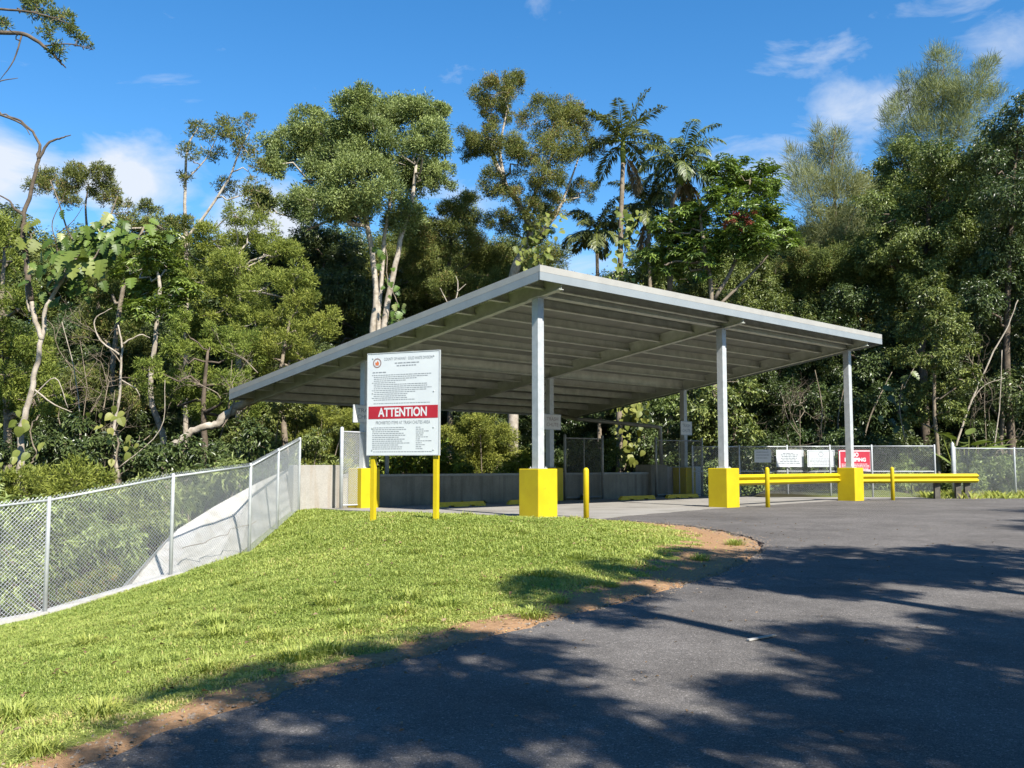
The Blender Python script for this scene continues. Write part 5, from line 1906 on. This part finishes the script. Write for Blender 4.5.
def blades(n, Y0, Y1, h0, h1, wd, keep=None, xr=(-14, 4.5)):
    X = r.uniform(xr[0], xr[1], n)
    Y = r.uniform(Y0, Y1, n)
    xe = xedge(Y)
    d = xe - X
    w = np.interp(Y, [4, 8, 12, 15, 18, 20.5], [0.13, 0.42, 0.95, 1.3, 0.85, 0.05])
    big = np.sin(X * .9 + 1.4 * np.sin(Y * .6)) * np.sin(Y * .8 + X * .3)
    patch = 0.5 + 0.5 * np.sin(X * 2.1 + np.sin(Y * 1.7) * 2) * np.sin(Y * 1.3 + X * .7)
    fine = 0.5 + 0.5 * np.sin(X * 7.3 + Y * 3.1) * np.sin(Y * 8.9 - X * 2.7)
    grow = sstep((d - w * (0.45 + .7 * fine)) / (0.25 + .4 * w)) * 0.96 + 0.04 * (d > .04) * patch
    u = (X - A0[0]) * UA[0] + (Y - A0[1]) * UA[1]
    v = (X - A0[0]) * VA[0] + (Y - A0[1]) * VA[1]
    onslab = (u > -1.2) & (v > -0.95)
    # in the frame only
    vis = (X < 0.56 * Y + 2.5) & (X > -0.56 * Y - 3.4)
    ok = (r.random(n) < grow) & (fence_side(X, Y) < np.where(X < -6.4, -.17, 0.08)) & ~onslab & (d > 0.03) & vis & (Y < 26)
    X, Y, patch, fine, d, big = X[ok], Y[ok], patch[ok], fine[ok], d[ok], big[ok]
    Z = H(X, Y)
    m = len(X)
    hh = 0.85 * r.uniform(h0, h1, m) * (0.55 + .5 * patch + .35 * fine)
    tuft = (np.sin(X * 3.7 + 1.3 * np.sin(Y * 2.9)) * np.sin(Y * 3.3 + 1.1 * np.sin(X * 4.1)))
    hh *= 1 + 0.7 * sstep((tuft - .6) / .3)
    hh *= np.clip(.45 + d / 2.2, .45, 1.1)
    an = r.uniform(0, 6.283, m)
    dr = np.stack([np.cos(an), np.sin(an), np.zeros(m)], 1)
    sd = np.stack([-np.sin(an), np.cos(an), np.zeros(m)], 1)
    lean = r.uniform(.3, 1.7, m)
    B = np.stack([X, Y, Z - .01], 1)
    W = (wd * r.uniform(.6, 1.3, m))[:, None]
    M = B + dr * (hh * lean * .35)[:, None] + UP * (hh * (.66 - .1 * lean))[:, None]
    Tp = B + dr * (hh * lean * .95)[:, None] + UP * (hh * (1 - .38 * lean))[:, None]
    V = np.stack([B - sd * W / 2, B + sd * W / 2, M + sd * W * .4, M - sd * W * .4, Tp, Tp + sd * W * .08], 1).reshape(-1, 3)
    k = np.arange(m)[:, None] * 6
    Q = np.concatenate([k + np.array([[0, 1, 2, 3]]), k + np.array([[3, 2, 5, 4]])], 0)
    dry = sstep((2.8 - d) / 2.8) * .42 * (.5 + .8 * fine)
    t = np.clip(.40 + dry + .22 * (patch - .5) + .12 * big + .2 * (fine - .5) + r.normal(0, .17, m) + (r.random(m) < .04) * .4, 0, 1)
    return V, Q, np.repeat(t, 6)


L_GRASS = leafmat("lawn_grass", (0.16, 0.23, 0.036), (0.45, 0.495, 0.13), 0.35, 0.5, 0.3, (0.50, 0.41, 0.17))
mb = MB()
for a in ((300000, 3.6, 8.5, .03, .075, .0085), (330000, 8.5, 13, .03, .075, .011), (200000, 13, 18.5, .035, .08, .014), (130000, 18.5, 26, .04, .09, .018)):
    x0 = -0.57 * a[2] - 3.4
    mb.addq(*blades(*a, xr=(max(x0, -11.5), 4.0)))
gs = mb.build("grass", L_GRASS)
tag(gs, "rough sunlit lawn grass covering the bank between fence and road", "grass", None, "stuff")

# coarse tussocks standing out of the lawn
spots = [(40, 752, 5.1), (300, 660, 0), (20, 720, 0), (100, 715, 0), (210, 672, 0), (250, 612, 0), (350, 628, 0), (150, 650, 0), (405, 616, 0), (700, 560, 0), (735, 545, 0), (330, 605, 0), (60, 660, 0), (120, 610, 0), (270, 640, 0), (440, 585, 0)] + [(rq.uniform(10, 640), rq.uniform(545, 745), 0) for rq in [np.random.default_rng(k) for k in range(44)]]
spots = [s for s in spots if s[1] < 752 - .245 * s[0] + 14 * (s[0] < 60) and s[1] > 625 - .28 * s[0] + 8]
mt = MB()
rr_ = np.random.default_rng(77)
tv = []
for _ in range(150):
    a, ln_, le = rr_.uniform(0, 6.28), rr_.uniform(.07, .17), rr_.uniform(.3, 1.3)
    d = np.array([math.cos(a), math.sin(a), 0])
    s = np.array([-d[1], d[0], 0]) * .005
    b0 = d * rr_.uniform(0, .14)
    P = [b0, b0 + d * ln_ * le * .4 + UP * ln_ * .6, b0 + d * ln_ * le + UP * ln_ * (.95 - .45 * le)]
    k = mt.n
    mt.add([P[0] - s, P[0] + s, P[1] + s * .8, P[1] - s * .8, P[2]], [(0, 1, 2, 3), (3, 2, 4)], np.clip(rr_.normal(.42, .2), 0, 1))
tm = mt.mesh("grass_tussock")
tm.materials.append(L_GRASS)
for i, (x, y, _) in enumerate(spots):
    p = pt(x, y, 1.0) - np.array([0, 0, EYE])
    Y = 8.0
    for _k in range(40):
        X = p[0] * Y
        Y = Y * .5 + .5 * (float(H(X, Y)[0]) - EYE) / p[2]
    o = bpy.data.objects.new("grass_tussock", tm)
    COL.objects.link(o)
    X = p[0] * Y
    o.location = (X, Y, float(H(X, Y)[0]) - .01)
    sc_ = rr_.uniform(.55, 1.15)
    o.scale = (sc_ * 1.15, sc_ * 1.15, sc_)
    o.rotation_euler = (0, 0, rr_.uniform(0, 6.28))
    tag(o, "coarse tuft of longer grass standing out of the lawn on the bank", "grass tuft", "coarse tufts on the bank")

# pale weeds along the foot of the far fences
mb = MB()
n = 9000
X = r.uniform(14.5, 25, n)
yb = np.interp(X, [14.5, 15.72, 23.4, 25], [35.0, 34.9, 37.1, 37.6])
Y = yb + r.normal(-.15, .5, n)
Zg = H(X, Y)
hh = r.uniform(.08, .4, n) * (.5 + .5 * np.sin(X * 2.3) ** 2)
an = r.uniform(0, 6.28, n)
dr = np.stack([np.cos(an), np.sin(an), 0 * an], 1)
sd = np.stack([-np.sin(an), np.cos(an), 0 * an], 1) * .014
B = np.stack([X, Y, Zg], 1)
V = np.stack([B - sd, B + sd, B + dr * (hh * .3)[:, None] + UP * hh[:, None] * .7 + sd * .6, B + dr * (hh * .7)[:, None] + UP * hh[:, None]], 1).reshape(-1, 3)
mb.addq(V, np.arange(n)[:, None] * 4 + np.arange(4)[None], np.repeat(np.clip(r.normal(.6, .2, n), 0, 1), 4))
w = mb.build("grass_verge", L_GRASS)
tag(w, "pale dry weeds along the foot of the overgrown right hand fence", "grass", None, "stuff")

# loose stones washed along the edge of the asphalt
n = 2600
Y = r.uniform(4.3, 20.5, n)
X = xedge(Y) + r.normal(-.05, .13, n) * np.where(r.random(n) < .8, 1, 2.5)
Zs = np.where(X > xedge(Y), zroad(Y) + .006, H(X, Y))
sz = r.uniform(.004, .016, n)
oc = np.array([(1, 0, 0), (0, 1, 0), (-1, 0, 0), (0, -1, 0), (0, 0, .7), (0, 0, -.7)])
V = np.stack([X, Y, Zs], 1)[:, None] + oc[None] * sz[:, None, None] * r.uniform(.6, 1.3, (n, 6, 1))
mb = MB()
tri = [(0, 1, 4), (1, 2, 4), (2, 3, 4), (3, 0, 4), (1, 0, 5), (2, 1, 5), (3, 2, 5), (0, 3, 5)]
mb.add(V.reshape(-1, 3), [(a + 6 * i, b_ + 6 * i, c_ + 6 * i) for i in range(n) for a, b_, c_ in tri])
tag(mb.build("gravel", mat("loose_gravel", (0.26, 0.21, 0.16), (0.14, 0.11, 0.085), 30, 0.9), None), "loose stones washed along the edge of the asphalt", "gravel", None, "stuff")

# leaf litter scattered on the asphalt
mb = MB()
n = 260
Y = r.uniform(4.5, 22, n)
X = xedge(Y) + np.abs(r.normal(0, 2.6, n)) + .05
Pq = np.stack([X, Y, zroad(Y) + .012], 1)
Nn = np.array([0, 0, 1.0]) + r.normal(0, .25, (n, 3))
Nn /= np.linalg.norm(Nn, axis=1)[:, None]
V, k, t = leaf_quads(Pq, Nn, rand_dir(n, r), r.uniform(.02, .06, n), r.uniform(.012, .03, n), r.random(n))
mb.addq(V, k, t)
n = 420
Y = r.uniform(4.5, 20, n)
X = xedge(Y) - r.uniform(.05, 1, n) ** 1.6 * 7
ok = (fence_side(X, Y) < -.2)
X, Y = X[ok], Y[ok]
n = len(X)
Nn = np.array([0, 0, 1.0]) + r.normal(0, .35, (n, 3))
Nn /= np.linalg.norm(Nn, axis=1)[:, None]
V, k, t = leaf_quads(np.stack([X, Y, H(X, Y) + r.uniform(.02, .06, n)], 1), Nn, rand_dir(n, r), r.uniform(.03, .08, n), r.uniform(.015, .04, n), r.random(n))
mb.addq(V, k, t)
tag(mb.build("leaf_litter", L_DRY), "tiny dry leaves scattered on the asphalt and the lawn", "litter", None, "stuff")
mb = MB()
p = ground_hit(748, 642)
q = ground_hit(775, 637)
mb.bar(p + UP * .016, q + UP * .016, .03, .012)
tag(mb.build("stick", CONCL, None, p), "small pale stick lying on the shaded road", "stick")

# ------------------------------------------------------------------ light
EL = R(44)
az = np.array([0.54, -0.842])
az /= np.linalg.norm(az)
sunv = Vector((az[0] * math.cos(EL), az[1] * math.cos(EL), math.sin(EL)))
sd_ = bpy.data.lights.new("sun", "SUN")
sd_.energy = 5.0
sd_.angle = R(0.53)
sd_.color = (1.0, 0.95, 0.87)
so = bpy.data.objects.new("sun", sd_)
COL.objects.link(so)
so.rotation_euler = (-sunv).to_track_quat("-Z", "Y").to_euler()
so.location = (5, -10, 30)

wd = bpy.data.worlds.new("World")
scene.world = wd
wd.use_nodes = True
nt = wd.node_tree
nt.nodes.clear()
out = N(nt, "ShaderNodeOutputWorld")
sky = N(nt, "ShaderNodeTexSky", sky_type="NISHITA")
sky.sun_disc = False
sky.sun_elevation = EL
sky.sun_rotation = math.atan2(az[0], az[1])
sky.altitude = 300
sky.air_density = 1.0
sky.dust_density = 0.0
sky.ozone_density = 2.5
hs = N(nt, "ShaderNodeHueSaturation")
hs.inputs["Saturation"].default_value = 1.33
hs.inputs["Value"].default_value = 1.0
nt.links.new(sky.outputs[0], hs.inputs["Color"])
bg1 = N(nt, "ShaderNodeBackground")
bg1.inputs["Strength"].default_value = 0.091
nt.links.new(hs.outputs[0], bg1.inputs["Color"])
# clouds: noise on the sky direction, flattened towards the horizon
tc = N(nt, "ShaderNodeTexCoord")
sx = N(nt, "ShaderNodeSeparateXYZ")
nt.links.new(tc.outputs["Generated"], sx.inputs[0])


def M(op, a, b=None, c=None):
    n = N(nt, "ShaderNodeMath", operation=op)
    for k_, v_ in enumerate((a, b, c)):
        if v_ is None:
            continue
        if isinstance(v_, (int, float)):
            n.inputs[k_].default_value = v_
        else:
            nt.links.new(v_, n.inputs[k_])
    return n.outputs[0]


azm = M("ARCTAN2", sx.outputs["X"], sx.outputs["Y"])
ele = M("ARCSINE", sx.outputs["Z"])
cover = None
# banks of cloud: azimuth, elevation, half width, half height, weight
for ca_, ce_, rw_, rh_, wt_ in ((-.51, .262, .09, .055, .56), (-.385, .268, .07, .04, .52), (-.25, .235, .06, .045, .60), (-.33, .36, .05, .02, .04), (-.06, .265, .05, .04, .28),
                                (.31, .385, .07, .025, .20), (.47, .42, .12, .02, .09), (.25, .29, .11, .035, .26), (.36, .33, .07, .04, .32), (.50, .37, .10, .03, .26), (-.9, .25, .3, .07, .45), (1.0, .3, .35, .07, .45),
                                (.06, .20, .09, .03, .30)):
    qx = M("DIVIDE", M("SUBTRACT", azm, ca_), rw_)
    qy = M("DIVIDE", M("SUBTRACT", ele, ce_), rh_)
    q = M("MULTIPLY_ADD", qx, qx, M("MULTIPLY", qy, qy))
    g_ = M("MULTIPLY", M("EXPONENT", M("MULTIPLY", q, -1.0)), wt_)
    cover = g_ if cover is None else M("MAXIMUM", cover, g_)
cb = N(nt, "ShaderNodeCombineXYZ")
nt.links.new(M("MULTIPLY", azm, 5.0), cb.inputs[0])
nt.links.new(M("MULTIPLY", ele, 11.0), cb.inputs[1])
cn = N(nt, "ShaderNodeTexNoise")
cn.inputs["Scale"].default_value = 1.6
cn.inputs["Detail"].default_value = 10
cn.inputs["Roughness"].default_value = 0.58
cn.inputs["Distortion"].default_value = 0.5
nt.links.new(cb.outputs[0], cn.inputs["Vector"])
cr = ramp(nt, M("ADD", cn.outputs["Fac"], cover), [(0.63, 0.0), (0.80, 0.45), (0.98, 0.95)])
bg2 = N(nt, "ShaderNodeBackground")
bg2.inputs["Color"].default_value = (0.80, 0.86, 0.95, 1)
bg2.inputs["Strength"].default_value = 0.47
mx = N(nt, "ShaderNodeMixShader")
nt.links.new(cr.outputs["Color"], mx.inputs[0])
nt.links.new(bg1.outputs[0], mx.inputs[1])
nt.links.new(bg2.outputs[0], mx.inputs[2])
nt.links.new(mx.outputs[0], out.inputs["Surface"])

# ------------------------------------------------------------------ render settings
scene.render.engine = "CYCLES"
scene.view_settings.view_transform = "Standard"
scene.view_settings.look = "None"
scene.view_settings.exposure = 1.15
scene.view_settings.gamma = 1.0
scene.view_settings.use_curve_mapping = False
scene.cycles.max_bounces = 6
scene.cycles.diffuse_bounces = 3
scene.cycles.glossy_bounces = 2
scene.cycles.transmission_bounces = 3
scene.cycles.transparent_max_bounces = 4
scene.cycles.use_denoising = True
try:
    scene.cycles.denoiser = "OPENIMAGEDENOISE"
except Exception:
    pass
scene.cycles.sample_clamp_indirect = 6
scene.render.resolution_x, scene.render.resolution_y = 1024, 768
